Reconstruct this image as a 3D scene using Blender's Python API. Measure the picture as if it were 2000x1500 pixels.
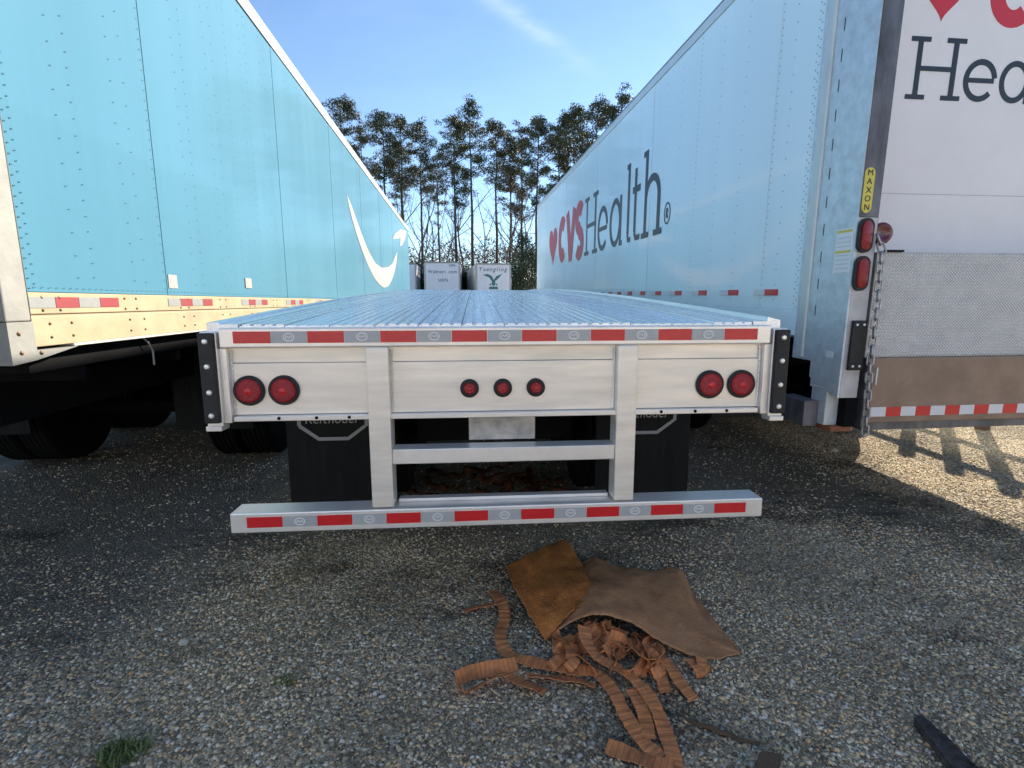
import bpy, bmesh, math, random
import numpy as np
from mathutils import Vector, Matrix, noise
for o in list(bpy.data.objects): bpy.data.objects.remove(o)
S = bpy.context.scene
C = S.collection
PI = math.pi

# ------------------------------------------------------------------ camera
EYE = 1.55
FPX, PSI, PHI, RHO = 988.4455, .0701, .1492, -.0029      # focal length in photo pixels, yaw, pitch down, roll
_fw = Vector((math.sin(PSI)*math.cos(PHI), math.cos(PSI)*math.cos(PHI), -math.sin(PHI)))
_rt = Vector((math.cos(PSI), -math.sin(PSI), 0)); _up = _rt.cross(_fw)
RT = math.cos(RHO)*_rt + math.sin(RHO)*_up; UP = -math.sin(RHO)*_rt + math.cos(RHO)*_up; FW = _fw
cd = bpy.data.cameras.new('camera'); cam = bpy.data.objects.new('camera', cd); C.objects.link(cam)
cd.sensor_width = 36; cd.lens = FPX/2000*36; cd.clip_start = .05; cd.clip_end = 2000
mw = Matrix.Identity(4)
for i in range(3):
    mw[i][0], mw[i][1], mw[i][2] = RT[i], UP[i], -FW[i]
mw[2][3] = EYE
cam.matrix_world = mw
S.camera = cam
def ray(u, v): return RT*((u-1000)/FPX) + UP*(-(v-750)/FPX) + FW
def on(u, v, P, n):
    d = ray(u, v); o = Vector((0, 0, EYE)); n = Vector(n)
    return o + d*((Vector(P)-o).dot(n)/d.dot(n))
def gpx(u, v, z=0): return on(u, v, (0, 0, z), (0, 0, 1))     # point of height z seen at a photo pixel
def ypx(u, v, y): return on(u, v, (0, y, 0), (0, 1, 0))

# ------------------------------------------------------------------ world, sun, exposure
SUNV = Vector((1.38, 1.50, 1.0)).normalized()
SEL = math.asin(SUNV.z); SAZ = math.atan2(SUNV.x, SUNV.y)
W = bpy.data.worlds.new('World'); S.world = W; W.use_nodes = True
nt = W.node_tree; nt.nodes.clear()
def N(t, typ, **kw):
    n = t.nodes.new(typ)
    for k, v in kw.items(): setattr(n, k, v)
    return n
wo = N(nt, 'ShaderNodeOutputWorld'); bg = N(nt, 'ShaderNodeBackground'); bg.inputs[1].default_value = .079
sky = N(nt, 'ShaderNodeTexSky', sky_type='NISHITA', sun_disc=False, sun_elevation=SEL, sun_rotation=SAZ,
        altitude=200, air_density=1.0, dust_density=.05, ozone_density=4.0)
tc = N(nt, 'ShaderNodeTexCoord')
def vdot(v):
    d = N(nt, 'ShaderNodeVectorMath', operation='DOT_PRODUCT'); nt.links.new(tc.outputs['Generated'], d.inputs[0]); d.inputs[1].default_value = v; return d.outputs['Value']
def mth(t, op, a, b=None):
    n = N(t, 'ShaderNodeMath', operation=op)
    for i, x in enumerate((a, b)):
        if x is None: continue
        if isinstance(x, (int, float)): n.inputs[i].default_value = x
        else: t.links.new(x, n.inputs[i])
    return n.outputs[0]
ca, cb = ray(880, -60).normalized(), ray(1130, 118).normalized()
cm = (ca+cb).normalized(); ct = (cb-ca).normalized(); cn = cm.cross(ct).normalized()
tt = mth(nt, 'DIVIDE', vdot(ct), .105); nn = mth(nt, 'DIVIDE', vdot(cn), .013)
g = mth(nt, 'POWER', 2.718, mth(nt, 'MULTIPLY', mth(nt, 'ADD', mth(nt, 'MULTIPLY', tt, tt), mth(nt, 'MULTIPLY', nn, nn)), -1.0))
g = mth(nt, 'MULTIPLY', g, mth(nt, 'GREATER_THAN', vdot(cm), 0))
mp = N(nt, 'ShaderNodeMapping'); nt.links.new(tc.outputs['Generated'], mp.inputs[0]); mp.inputs['Rotation'].default_value = (.3, .2, .9); mp.inputs['Scale'].default_value = (2, 9, 6)
nz = N(nt, 'ShaderNodeTexNoise'); nz.inputs['Scale'].default_value = 2.4; nz.inputs['Detail'].default_value = 6; nz.inputs['Roughness'].default_value = .6
nt.links.new(mp.outputs[0], nz.inputs['Vector'])
rp = N(nt, 'ShaderNodeMapRange'); nt.links.new(nz.outputs[0], rp.inputs[0]); rp.inputs[1].default_value = .35; rp.inputs[2].default_value = .75
cl = mth(nt, 'ADD', mth(nt, 'MULTIPLY', mth(nt, 'MULTIPLY', g, rp.outputs[0]), .24), mth(nt, 'MULTIPLY', rp.outputs[0], .03))
mx = N(nt, 'ShaderNodeMix', data_type='RGBA'); nt.links.new(cl, mx.inputs[0]); nt.links.new(sky.outputs[0], mx.inputs[6]); mx.inputs[7].default_value = (7.5, 8, 8.6, 1)
nt.links.new(mx.outputs[2], bg.inputs[0]); nt.links.new(bg.outputs[0], wo.inputs[0])
sd = bpy.data.lights.new('sun', 'SUN'); sd.energy = 4.35; sd.angle = math.radians(.53); sd.color = (1, .92, .79)
so = bpy.data.objects.new('sun', sd); C.objects.link(so); so.rotation_euler = SUNV.to_track_quat('Z', 'Y').to_euler(); so.location = (20, 20, 30)
S.view_settings.view_transform = 'Standard'; S.view_settings.look = 'None'; S.view_settings.exposure = 1.62; S.view_settings.gamma = 1
S.view_settings.use_curve_mapping = False
S.view_settings.use_white_balance = True; S.view_settings.white_balance_temperature = 6800; S.view_settings.white_balance_tint = 10
S.render.engine = 'CYCLES'

# ------------------------------------------------------------------ materials
MATS = {}
def mat(name, col, rough=.5, metal=0, var=.0, vscale=4, bump=0, bscale=60, coat=0, col2=None, stretch=None, island=0, spec=.5, streak=0):
    if name in MATS: return MATS[name]
    m = bpy.data.materials.new(name); m.use_nodes = True; t = m.node_tree
    b = t.nodes['Principled BSDF']; b.inputs['Roughness'].default_value = rough; b.inputs['Metallic'].default_value = metal
    b.inputs['Coat Weight'].default_value = coat; b.inputs['Coat Roughness'].default_value = .07; b.inputs['Specular IOR Level'].default_value = spec
    co = N(t, 'ShaderNodeTexCoord'); mpn = N(t, 'ShaderNodeMapping'); t.links.new(co.outputs['Object'], mpn.inputs[0])
    if stretch: mpn.inputs['Scale'].default_value = stretch
    c2 = col2 or tuple(x*(1-var) for x in col); c1 = col
    if var or col2:
        n = N(t, 'ShaderNodeTexNoise'); n.inputs['Scale'].default_value = vscale; n.inputs['Detail'].default_value = 7; n.inputs['Roughness'].default_value = .62
        t.links.new(mpn.outputs[0], n.inputs['Vector'])
        r = N(t, 'ShaderNodeMapRange'); r.inputs[1].default_value = .33; r.inputs[2].default_value = .68; t.links.new(n.outputs[0], r.inputs[0])
        x = N(t, 'ShaderNodeMix', data_type='RGBA'); x.inputs[6].default_value = (*c1, 1); x.inputs[7].default_value = (*c2, 1)
        t.links.new(r.outputs[0], x.inputs[0]); outc = x.outputs[2]
        rr = N(t, 'ShaderNodeMapRange'); rr.inputs[3].default_value = max(.02, rough-.07); rr.inputs[4].default_value = min(1, rough+.1)
        t.links.new(n.outputs[0], rr.inputs[0]); t.links.new(rr.outputs[0], b.inputs['Roughness'])
        if island:
            ge = N(t, 'ShaderNodeNewGeometry'); hs = N(t, 'ShaderNodeHueSaturation'); t.links.new(outc, hs.inputs['Color'])
            mr = N(t, 'ShaderNodeMapRange'); mr.inputs[3].default_value = 1-island; mr.inputs[4].default_value = 1+island
            t.links.new(ge.outputs['Random Per Island'], mr.inputs[0]); t.links.new(mr.outputs[0], hs.inputs['Value']); outc = hs.outputs[0]
        t.links.new(outc, b.inputs['Base Color'])
    else: b.inputs['Base Color'].default_value = (*col, 1)
    if bump:
        n2 = N(t, 'ShaderNodeTexNoise'); n2.inputs['Scale'].default_value = bscale; n2.inputs['Detail'].default_value = 5
        t.links.new(mpn.outputs[0], n2.inputs['Vector'])
        bp = N(t, 'ShaderNodeBump'); bp.inputs['Strength'].default_value = bump; bp.inputs['Distance'].default_value = .01
        t.links.new(n2.outputs[0], bp.inputs['Height']); t.links.new(bp.outputs[0], b.inputs['Normal'])
        if coat: t.links.new(bp.outputs[0], b.inputs['Coat Normal'])
    MATS[name] = m; return m
ALU = mat('aluminium', (.95, .89, .80), .38, .4, .24, 3, .05, 90, stretch=(.6, 1, 5))
ALUB = mat('aluminium_bright', (.95, .91, .86), .36, .5, .2, 3, .05, 90)
DECK = mat('aluminium_deck', (.88, .90, .90), .26, .45, .18, 3.0, 0, 60, stretch=(9, .25, 9))
STEEL = mat('dark_steel', (.009, .009, .01), .8, .0, .3, 6, .2, 40, spec=.06)
BLACK = mat('black_rubber', (.016, .016, .017), .62, 0, .35, 9, .25, 120)
FLAP = mat('flap_rubber', (.012, .012, .012), .75, 0, .4, 5, .2, 80, stretch=(6, 6, .6), spec=.2)
RED = mat('red_reflector', (.66, .014, .02), .32, 0, .12, 30, .12, 300, coat=.3)
WHT = mat('white_reflector', (.42, .44, .45), .35, 0, .1, 30, .1, 300, coat=.2)
WHT2 = mat('bright_white_reflector', (.72, .73, .75), .35, 0, .08, 30)
LENS = mat('red_lens', (.50, .010, .014), .16, 0, .5, 160, .7, 260, coat=.4)
BLUE = mat('blue_trailer_paint', (.08, .222, .312), .7, 0, .09, .7, .16, 4.0, coat=.4, stretch=(1, 2.2, .16), spec=.03)
CREAM = mat('cream_rail_paint', (.42, .345, .225), .6, 0, .0, 5, .1, 60, col2=(.33, .26, .165), spec=.2)
GREYP = mat('grey_post_paint', (.52, .52, .49), .5, 0, .3, 4, .12, 50)
WHITE = mat('white_trailer_paint', (.80, .93, .98), .6, 0, .06, .8, .16, 4.0, coat=.6, spec=.1, stretch=(1, 2.2, .16))
DOORW = mat('white_door_paint', (.86, .83, .84), .42, 0, .07, 2.5, .05, 30)
WRAIL = mat('white_roof_rail', (.34, .32, .30), .5, .0, .15, 3)
GALV = mat('galvanised_steel', (.66, .74, .78), .45, .3, .25, 14, .08, 90)
GALV2 = mat('weathered_steel', (.20, .20, .22), .5, .5, .6, 8, .15, 60, stretch=(1, 1, .35))
DARKG = mat('column_face_steel', (.60, .59, .60), .5, .2, .3, 6, .1, 50)
DECALR = mat('red_decal', (.62, .03, .05), .4)
DECALK = mat('charcoal_decal', (.022, .03, .045), .4)
DECALW = mat('white_decal', (.80, .79, .77), .4)
ARROWW = mat('arrow_decal', (.36, .345, .33), .6, 0, .08, 3, spec=.1)
DECALT = mat('teal_decal', (.05, .19, .18), .5)
DECALN = mat('navy_decal', (.02, .04, .12), .5)
GREYLINE = mat('grey_print', (.30, .31, .32), .5)
YEL = mat('yellow_label', (.72, .60, .10), .45, 0, .1, 20)
BROWN = mat('brown_panel', (.34, .235, .165), .75, 0, .3, 5, .2, 60)
RIVB = mat('rivet_blue', (.05, .15, .21), .6)
TAPEG = mat('darkened_grey_reflector', (.24, .25, .25), .5, 0, .2, 25)  # these two tapes are darkened to offset direct sun on the blue trailer
TAPER = mat('darkened_red_reflector', (.28, .02, .03), .45, 0, .2, 25)
POSTG = mat('pale_grey_post', (.26, .26, .24), .6, 0, .3, 4, .12, 50)
TYREM = mat('tyre_rubber', (.009, .009, .009), .85, 0, .3, 9, .25, 120, spec=.06)
RIVW = mat('rivet_grey', (.33, .40, .44), .4, .3)
RIVC = mat('rivet_rust', (.20, .12, .06), .6)
RUST = mat('rust_hide', (.56, .20, .055), .9, 0, 0, 9, .7, 70, col2=(.27, .10, .032), spec=.1)
TAUPE = mat('taupe_hide', (.54, .27, .135), .9, 0, 0, 7, .6, 90, col2=(.34, .165, .08), spec=.1)
BARK = mat('pine_bark', (.085, .062, .048), .9, 0, .5, 2.5, .6, 8, stretch=(1, 1, .3))
BARK2 = mat('bare_bark', (.16, .125, .10), .9, 0, .4, 2)
WOOD = mat('weathered_wood', (.14, .085, .05), .85, 0, .4, 10, .3, 60)
DWOOD = mat('charred_wood', (.10, .088, .08), .9, 0, .75, 14, .8, 40, spec=.1)
PALE = mat('pale_buff', (.55, .50, .42), .8, 0, .2, 10)
CHAINM = mat('chain_zinc', (.42, .42, .42), .38, .8, .2, 40)
def leafmat(name, c1, c2, isl=.45):
    m = mat(name, c1, .6, 0, 0, .6, col2=c2, island=isl)
    return m
NEED = leafmat('pine_needles', (.052, .072, .026), (.030, .046, .018))
NEED2 = leafmat('pine_needles_olive', (.095, .085, .030), (.045, .055, .020))
SHRUB = leafmat('shrub_leaves', (.035, .065, .022), (.02, .035, .013))
WOODS = leafmat('far_woods_leaves', (.15, .105, .062), (.075, .078, .036), .4)
GRASS = leafmat('grass_blades', (.14, .19, .05), (.09, .13, .035), .4)
STRAW = leafmat('dry_grass', (.26, .20, .10), (.16, .12, .06), .4)
def strapmat():
    m = bpy.data.materials.new('rust_strap'); m.use_nodes = True; t = m.node_tree; b = t.nodes['Principled BSDF']
    b.inputs['Roughness'].default_value = .85
    uv = N(t, 'ShaderNodeUVMap'); sp = N(t, 'ShaderNodeSeparateXYZ'); t.links.new(uv.outputs[0], sp.inputs[0])
    no = N(t, 'ShaderNodeTexNoise'); no.inputs['Scale'].default_value = 11; no.inputs['Detail'].default_value = 8; no.inputs['Roughness'].default_value = .7
    co = N(t, 'ShaderNodeTexCoord'); t.links.new(co.outputs['Object'], no.inputs['Vector'])
    w = mth(t, 'SINE', mth(t, 'ADD', mth(t, 'MULTIPLY', sp.outputs[0], 2*PI/.021), mth(t, 'MULTIPLY', no.outputs[0], 5)))
    rr = N(t, 'ShaderNodeMapRange'); rr.inputs[1].default_value = .78; rr.inputs[2].default_value = 1.0; t.links.new(w, rr.inputs[0])
    x = N(t, 'ShaderNodeMix', data_type='RGBA'); x.inputs[6].default_value = (.80, .30, .10, 1); x.inputs[7].default_value = (.34, .115, .042, 1)
    r2 = N(t, 'ShaderNodeMapRange'); r2.inputs[1].default_value = .3; r2.inputs[2].default_value = .7; t.links.new(no.outputs[0], r2.inputs[0]); t.links.new(r2.outputs[0], x.inputs[0])
    x2 = N(t, 'ShaderNodeMix', data_type='RGBA'); t.links.new(x.outputs[2], x2.inputs[6]); x2.inputs[7].default_value = (.20, .08, .036, 1)
    t.links.new(mth(t, 'MULTIPLY', rr.outputs[0], .55), x2.inputs[0]); t.links.new(x2.outputs[2], b.inputs['Base Color'])
    bp = N(t, 'ShaderNodeBump'); bp.inputs['Strength'].default_value = .35; bp.inputs['Distance'].default_value = .002; bp.invert = True
    t.links.new(rr.outputs[0], bp.inputs['Height']); t.links.new(bp.outputs[0], b.inputs['Normal'])
    return m
STRAP = strapmat()
SHADESTRAP = mat('shaded_strap', (.11, .04, .018), .9, 0, .5, 9, .3, 60, spec=.1)  # strap colour darkened to stand for shade under the flatbed
def platemat():
    m = bpy.data.materials.new('diamond_plate'); m.use_nodes = True; t = m.node_tree; b = t.nodes['Principled BSDF']
    b.inputs['Metallic'].default_value = .15; b.inputs['Roughness'].default_value = .45
    co = N(t, 'ShaderNodeTexCoord'); no = N(t, 'ShaderNodeTexNoise'); no.inputs['Scale'].default_value = 11; no.inputs['Detail'].default_value = 9
    t.links.new(co.outputs['Object'], no.inputs['Vector'])
    x = N(t, 'ShaderNodeMix', data_type='RGBA'); x.inputs[6].default_value = (.50, .49, .48, 1); x.inputs[7].default_value = (.40, .39, .385, 1)
    r2 = N(t, 'ShaderNodeMapRange'); r2.inputs[1].default_value = .35; r2.inputs[2].default_value = .72; t.links.new(no.outputs[0], r2.inputs[0]); t.links.new(r2.outputs[0], x.inputs[0])
    t.links.new(x.outputs[2], b.inputs['Base Color']); return m
DPLATE = platemat()
TREAD = mat('tread_steel', (.88, .87, .86), .4, .15)

def stains(t, co, outc):
    # dark oil and damp patches soaked into the gravel
    no = N(t, 'ShaderNodeTexNoise'); no.inputs['Scale'].default_value = .85; no.inputs['Detail'].default_value = 9; no.inputs['Roughness'].default_value = .7
    mp_ = N(t, 'ShaderNodeMapping'); mp_.inputs['Location'].default_value = (3.7, 1.3, 0); mp_.inputs['Scale'].default_value = (.8, 1.5, 1); t.links.new(co.outputs['Object'], mp_.inputs[0]); t.links.new(mp_.outputs[0], no.inputs['Vector'])
    mr = N(t, 'ShaderNodeMapRange'); mr.inputs[1].default_value = .53; mr.inputs[2].default_value = .64; mr.inputs[3].default_value = 1.0; mr.inputs[4].default_value = .42; t.links.new(no.outputs[0], mr.inputs[0])
    hs = N(t, 'ShaderNodeHueSaturation'); t.links.new(outc, hs.inputs['Color']); t.links.new(mr.outputs[0], hs.inputs['Value']); return hs.outputs[0]
def groundmat():
    m = bpy.data.materials.new('gravel_ground'); m.use_nodes = True; t = m.node_tree; b = t.nodes['Principled BSDF']
    b.inputs['Roughness'].default_value = .92; b.inputs['Specular IOR Level'].default_value = .2
    co = N(t, 'ShaderNodeTexCoord')
    vo = N(t, 'ShaderNodeTexVoronoi'); vo.inputs['Scale'].default_value = 75; t.links.new(co.outputs['Object'], vo.inputs['Vector'])
    sp = N(t, 'ShaderNodeSeparateColor'); t.links.new(vo.outputs['Color'], sp.inputs[0])
    cr = N(t, 'ShaderNodeValToRGB'); e = cr.color_ramp.elements; e[0].position = 0; e[0].color = (0.141, 0.117, 0.081, 1); e[1].position = 1; e[1].color = (0.740, 0.680, 0.529, 1)
    for p, c in ((.3, (0.263, 0.216, 0.150, 1)), (.6, (0.404, 0.333, 0.230, 1)), (.85, (0.566, 0.455, 0.312, 1))):
        k = e.new(p); k.color = c
    t.links.new(sp.outputs[0], cr.inputs[0])
    no = N(t, 'ShaderNodeTexNoise'); no.inputs['Scale'].default_value = 1.1; no.inputs['Detail'].default_value = 8; no.inputs['Roughness'].default_value = .65; t.links.new(co.outputs['Object'], no.inputs['Vector'])
    r = N(t, 'ShaderNodeMapRange'); r.inputs[1].default_value = .42; r.inputs[2].default_value = .66; t.links.new(no.outputs[0], r.inputs[0])
    x = N(t, 'ShaderNodeMix', data_type='RGBA'); t.links.new(cr.outputs[0], x.inputs[6]); x.inputs[7].default_value = (0.232, 0.176, 0.111, 1)
    t.links.new(mth(t, 'MULTIPLY', r.outputs[0], .8), x.inputs[0])
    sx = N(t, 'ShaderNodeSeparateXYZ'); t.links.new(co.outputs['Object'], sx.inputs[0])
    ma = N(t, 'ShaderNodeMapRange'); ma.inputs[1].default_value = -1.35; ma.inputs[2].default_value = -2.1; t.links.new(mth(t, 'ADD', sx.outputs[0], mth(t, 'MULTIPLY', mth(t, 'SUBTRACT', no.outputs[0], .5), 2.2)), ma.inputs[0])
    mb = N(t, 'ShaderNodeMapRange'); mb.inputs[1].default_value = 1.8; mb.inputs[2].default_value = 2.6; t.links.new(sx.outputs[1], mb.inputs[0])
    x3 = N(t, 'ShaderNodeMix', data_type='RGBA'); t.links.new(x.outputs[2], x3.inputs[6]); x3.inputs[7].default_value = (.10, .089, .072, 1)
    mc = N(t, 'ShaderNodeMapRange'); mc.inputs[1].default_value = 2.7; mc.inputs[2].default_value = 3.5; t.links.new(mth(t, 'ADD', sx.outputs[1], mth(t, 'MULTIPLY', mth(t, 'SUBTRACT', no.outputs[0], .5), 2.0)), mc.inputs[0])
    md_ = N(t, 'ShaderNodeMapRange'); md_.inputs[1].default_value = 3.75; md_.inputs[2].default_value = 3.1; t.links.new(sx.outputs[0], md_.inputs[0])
    t.links.new(mth(t, 'MULTIPLY', mth(t, 'MAXIMUM', mth(t, 'MULTIPLY', ma.outputs[0], mb.outputs[0]), mth(t, 'MULTIPLY', mc.outputs[0], md_.outputs[0])), .75), x3.inputs[0]); t.links.new(stains(t, co, x3.outputs[2]), b.inputs['Base Color'])  # packed dirt at left, plus shade painted beneath the flatbed and right trailer
    bp = N(t, 'ShaderNodeBump'); bp.inputs['Strength'].default_value = .8; bp.inputs['Distance'].default_value = .012
    t.links.new(vo.outputs['Distance'], bp.inputs['Height']); bp.invert = True; t.links.new(bp.outputs[0], b.inputs['Normal'])
    return m
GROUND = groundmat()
def stonemat():
    m = bpy.data.materials.new('gravel_stones'); m.use_nodes = True; t = m.node_tree; b = t.nodes['Principled BSDF']
    b.inputs['Roughness'].default_value = .85; b.inputs['Specular IOR Level'].default_value = .25
    ge = N(t, 'ShaderNodeNewGeometry'); cr = N(t, 'ShaderNodeValToRGB'); e = cr.color_ramp.elements
    e[0].position = 0; e[0].color = (0.201, 0.161, 0.110, 1); e[1].position = 1; e[1].color = (0.740, 0.680, 0.580, 1)
    for p, c in ((.18, (0.377, 0.302, 0.203, 1)), (.4, (0.580, 0.466, 0.309, 1)), (.6, (0.740, 0.582, 0.367, 1)), (.74, (0.740, 0.471, 0.243, 1)), (.8, (0.740, 0.680, 0.484, 1)), (.94, (0.740, 0.680, 0.580, 1))):
        k = e.new(p); k.color = c
    t.links.new(ge.outputs['Random Per Island'], cr.inputs[0])
    co = N(t, 'ShaderNodeTexCoord'); no = N(t, 'ShaderNodeTexNoise'); no.inputs['Scale'].default_value = 1.3; no.inputs['Detail'].default_value = 7; no.inputs['Roughness'].default_value = .65; t.links.new(co.outputs['Object'], no.inputs['Vector'])
    r = N(t, 'ShaderNodeMapRange'); r.inputs[1].default_value = .32; r.inputs[2].default_value = .68; r.inputs[3].default_value = .55; r.inputs[4].default_value = 1.25; t.links.new(no.outputs[0], r.inputs[0])
    hs = N(t, 'ShaderNodeHueSaturation'); t.links.new(cr.outputs[0], hs.inputs['Color']); t.links.new(r.outputs[0], hs.inputs['Value']); t.links.new(stains(t, co, hs.outputs[0]), b.inputs['Base Color'])
    return m
STONE = stonemat()

# ------------------------------------------------------------------ helpers
def link(name, me, m, parent=None, loc=None, rot=None, smooth=False):
    o = bpy.data.objects.new(name, me); C.objects.link(o)
    if m and not me.materials: me.materials.append(m)
    if parent: o.parent = parent
    if loc is not None: o.location = loc
    if rot is not None: o.rotation_euler = rot
    if smooth: me.shade_smooth()
    return o
def tag(o, label=None, cat=None, group=None, kind=None):
    for k, v in (('label', label), ('category', cat), ('group', group), ('kind', kind)):
        if v: o[k] = v
    return o
def empty(name, loc=(0, 0, 0), rot=(0, 0, 0)):
    o = bpy.data.objects.new(name, None); C.objects.link(o); o.location = loc; o.rotation_euler = rot; o.empty_display_size = .1; return o
def B(): return bmesh.new()
def box(bm, x0, x1, y0, y1, z0, z1, bev=0):
    r = bmesh.ops.create_cube(bm, size=1)
    for v in r['verts']:
        v.co.x = x0 if v.co.x < 0 else x1; v.co.y = y0 if v.co.y < 0 else y1; v.co.z = z0 if v.co.z < 0 else z1
    if bev:
        es = list({e for v in r['verts'] for e in v.link_edges})
        bmesh.ops.bevel(bm, geom=es, offset=bev, segments=2, affect='EDGES', profile=.5)
def done(bm, name='m'):
    bmesh.ops.recalc_face_normals(bm, faces=bm.faces)
    me = bpy.data.meshes.new(name); bm.to_mesh(me); bm.free(); return me
def bx(name, m, parent, x0, x1, y0, y1, z0, z1, bev=0):
    b = B(); box(b, x0, x1, y0, y1, z0, z1, bev); return link(name, done(b, name), m, parent)
def prism(bm, pts, fn, t):
    """closed 2D polygon pts; fn(a,b,d) -> 3D; extruded by t"""
    A = [bm.verts.new(fn(p[0], p[1], 0)) for p in pts]; D = [bm.verts.new(fn(p[0], p[1], t)) for p in pts]
    n = len(pts)
    bm.faces.new(A); bm.faces.new(D[::-1])
    for i in range(n): bm.faces.new((A[i], A[(i+1) % n], D[(i+1) % n], D[i]))
def stroke(bm, path, w, fn, t, closed=False, w2=None):
    """ribbon of width w along 2D path, extruded"""
    P = [Vector((p[0], p[1])) for p in path]; n = len(P); Lf, Rg = [], []
    for i in range(n):
        a = P[i-1] if (i > 0 or closed) else P[i]; c = P[(i+1) % n] if (i < n-1 or closed) else P[i]
        d = (c-a)
        if d.length < 1e-9: d = Vector((1, 0))
        d.normalize(); nn_ = Vector((-d.y, d.x))
        ww = w if w2 is None else w+(w2-w)*i/(n-1)
        Lf.append(P[i]+nn_*ww/2); Rg.append(P[i]-nn_*ww/2)
    V = [[bm.verts.new(fn(q.x, q.y, dd)) for q in row] for row in (Lf, Rg) for dd in (0, t)]
    l0, l1, r0, r1 = V
    for i in range(n if closed else n-1):
        j = (i+1) % n
        for q in ((l0[i], l0[j], r0[j], r0[i]), (l1[i], r1[i], r1[j], l1[j]), (l0[i], l1[i], l1[j], l0[j]), (r0[i], r0[j], r1[j], r1[i])): bm.faces.new(q)
    if not closed:
        bm.faces.new((l0[0], r0[0], r1[0], l1[0])); bm.faces.new((l0[-1], l1[-1], r1[-1], r0[-1]))
def arc(cx, cy, rx, ry, a0, a1, n=20): return [(cx+rx*math.cos(math.radians(a0+(a1-a0)*i/n)), cy+ry*math.sin(math.radians(a0+(a1-a0)*i/n))) for i in range(n+1)]
def lathe(bm, prof, axis='Y', n=32, o=(0, 0, 0)):
    """prof: (along, radius)"""
    rings = []
    for a, r in prof:
        ring = []
        for i in range(n):
            c, s = math.cos(2*PI*i/n)*r, math.sin(2*PI*i/n)*r
            p = (c, a, s) if axis == 'Y' else (a, c, s) if axis == 'X' else (c, s, a)
            ring.append(bm.verts.new((p[0]+o[0], p[1]+o[1], p[2]+o[2])))
        rings.append(ring)
    for A, D in zip(rings, rings[1:]):
        for i in range(n): bm.faces.new((A[i], A[(i+1) % n], D[(i+1) % n], D[i]))
    bm.faces.new(rings[0]); bm.faces.new(rings[-1][::-1])
def tube(bm, pts, rad, n=6, cap=True):
    P = [Vector(p) for p in pts]; rings = []
    for i, p in enumerate(P):
        d = (P[min(i+1, len(P)-1)]-P[max(i-1, 0)]).normalized()
        a = d.cross(Vector((0, 0, 1)) if abs(d.z) < .9 else Vector((1, 0, 0))).normalized(); b2 = d.cross(a)
        r = rad[i] if isinstance(rad, (list, tuple)) else rad
        rings.append([bm.verts.new(p+(a*math.cos(2*PI*k/n)+b2*math.sin(2*PI*k/n))*r) for k in range(n)])
    for A, D in zip(rings, rings[1:]):
        for k in range(n): bm.faces.new((A[k], A[(k+1) % n], D[(k+1) % n], D[k]))
    if cap: bm.faces.new(rings[0][::-1]); bm.faces.new(rings[-1])
def fontmesh(txt, size, shear=0):
    c = bpy.data.curves.new('t', 'FONT'); c.body = txt; c.size = size; c.shear = shear; c.extrude = .0012; c.align_x = 'CENTER'; c.align_y = 'CENTER'; c.resolution_u = 3
    o = bpy.data.objects.new('t', c); C.objects.link(o); bpy.context.view_layer.update()
    me = bpy.data.meshes.new_from_object(o.evaluated_get(bpy.context.evaluated_depsgraph_get()))
    bpy.data.objects.remove(o); return me
def letters(parent, name, txt, size, mtl, loc, rot, track=.62, shear=0, vertical=False):
    """each character a piece of its own"""
    wid = [0.0]*len(txt)
    ms = []
    for ch in txt:
        me = fontmesh(ch, size, shear); xs = [v.co.x for v in me.vertices]; w = (max(xs)-min(xs)) if xs else size*.25
        if xs:
            mid = (max(xs)+min(xs))/2
            for v in me.vertices: v.co.x -= mid
        ms.append((me, w))
    tot = sum(w+size*.09 for _, w in ms); x = -tot/2; R3 = Matrix.Rotation(0, 3, 'X')
    from mathutils import Euler
    E3 = Euler(rot).to_matrix()
    for k, (me, w) in enumerate(ms):
        off = Vector((0, -k*size*1.0+(len(txt)-1)*size*.5, 0)) if vertical else Vector((x+w/2+size*.045, 0, 0))
        x += w+size*.09
        if len(me.vertices): link(name, me, mtl, parent, Vector(loc)+E3@off, rot)

# ------------------------------------------------------------------ ground
def gz(y): return 0.0 if y < 3 else min(.02*(y-3), 1.45)
ys = [-250, -60, -20, -6, 0, 3, 4.5, 6, 9, 14, 20, 30, 45, 60, 75.5, 90, 140, 250, 600]
xs = [-500, -150, -60, -25, -10, -5, -2, 0, 2, 5, 10, 25, 60, 150, 500]
vv = [(x, y, gz(y)) for y in ys for x in xs]; nx = len(xs)
ff = [(j*nx+i, j*nx+i+1, (j+1)*nx+i+1, (j+1)*nx+i) for j in range(len(ys)-1) for i in range(nx-1)]
me = bpy.data.meshes.new('ground'); me.from_pydata(vv, [], ff); gr = link('ground', me, GROUND); gr['kind'] = 'structure'

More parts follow.
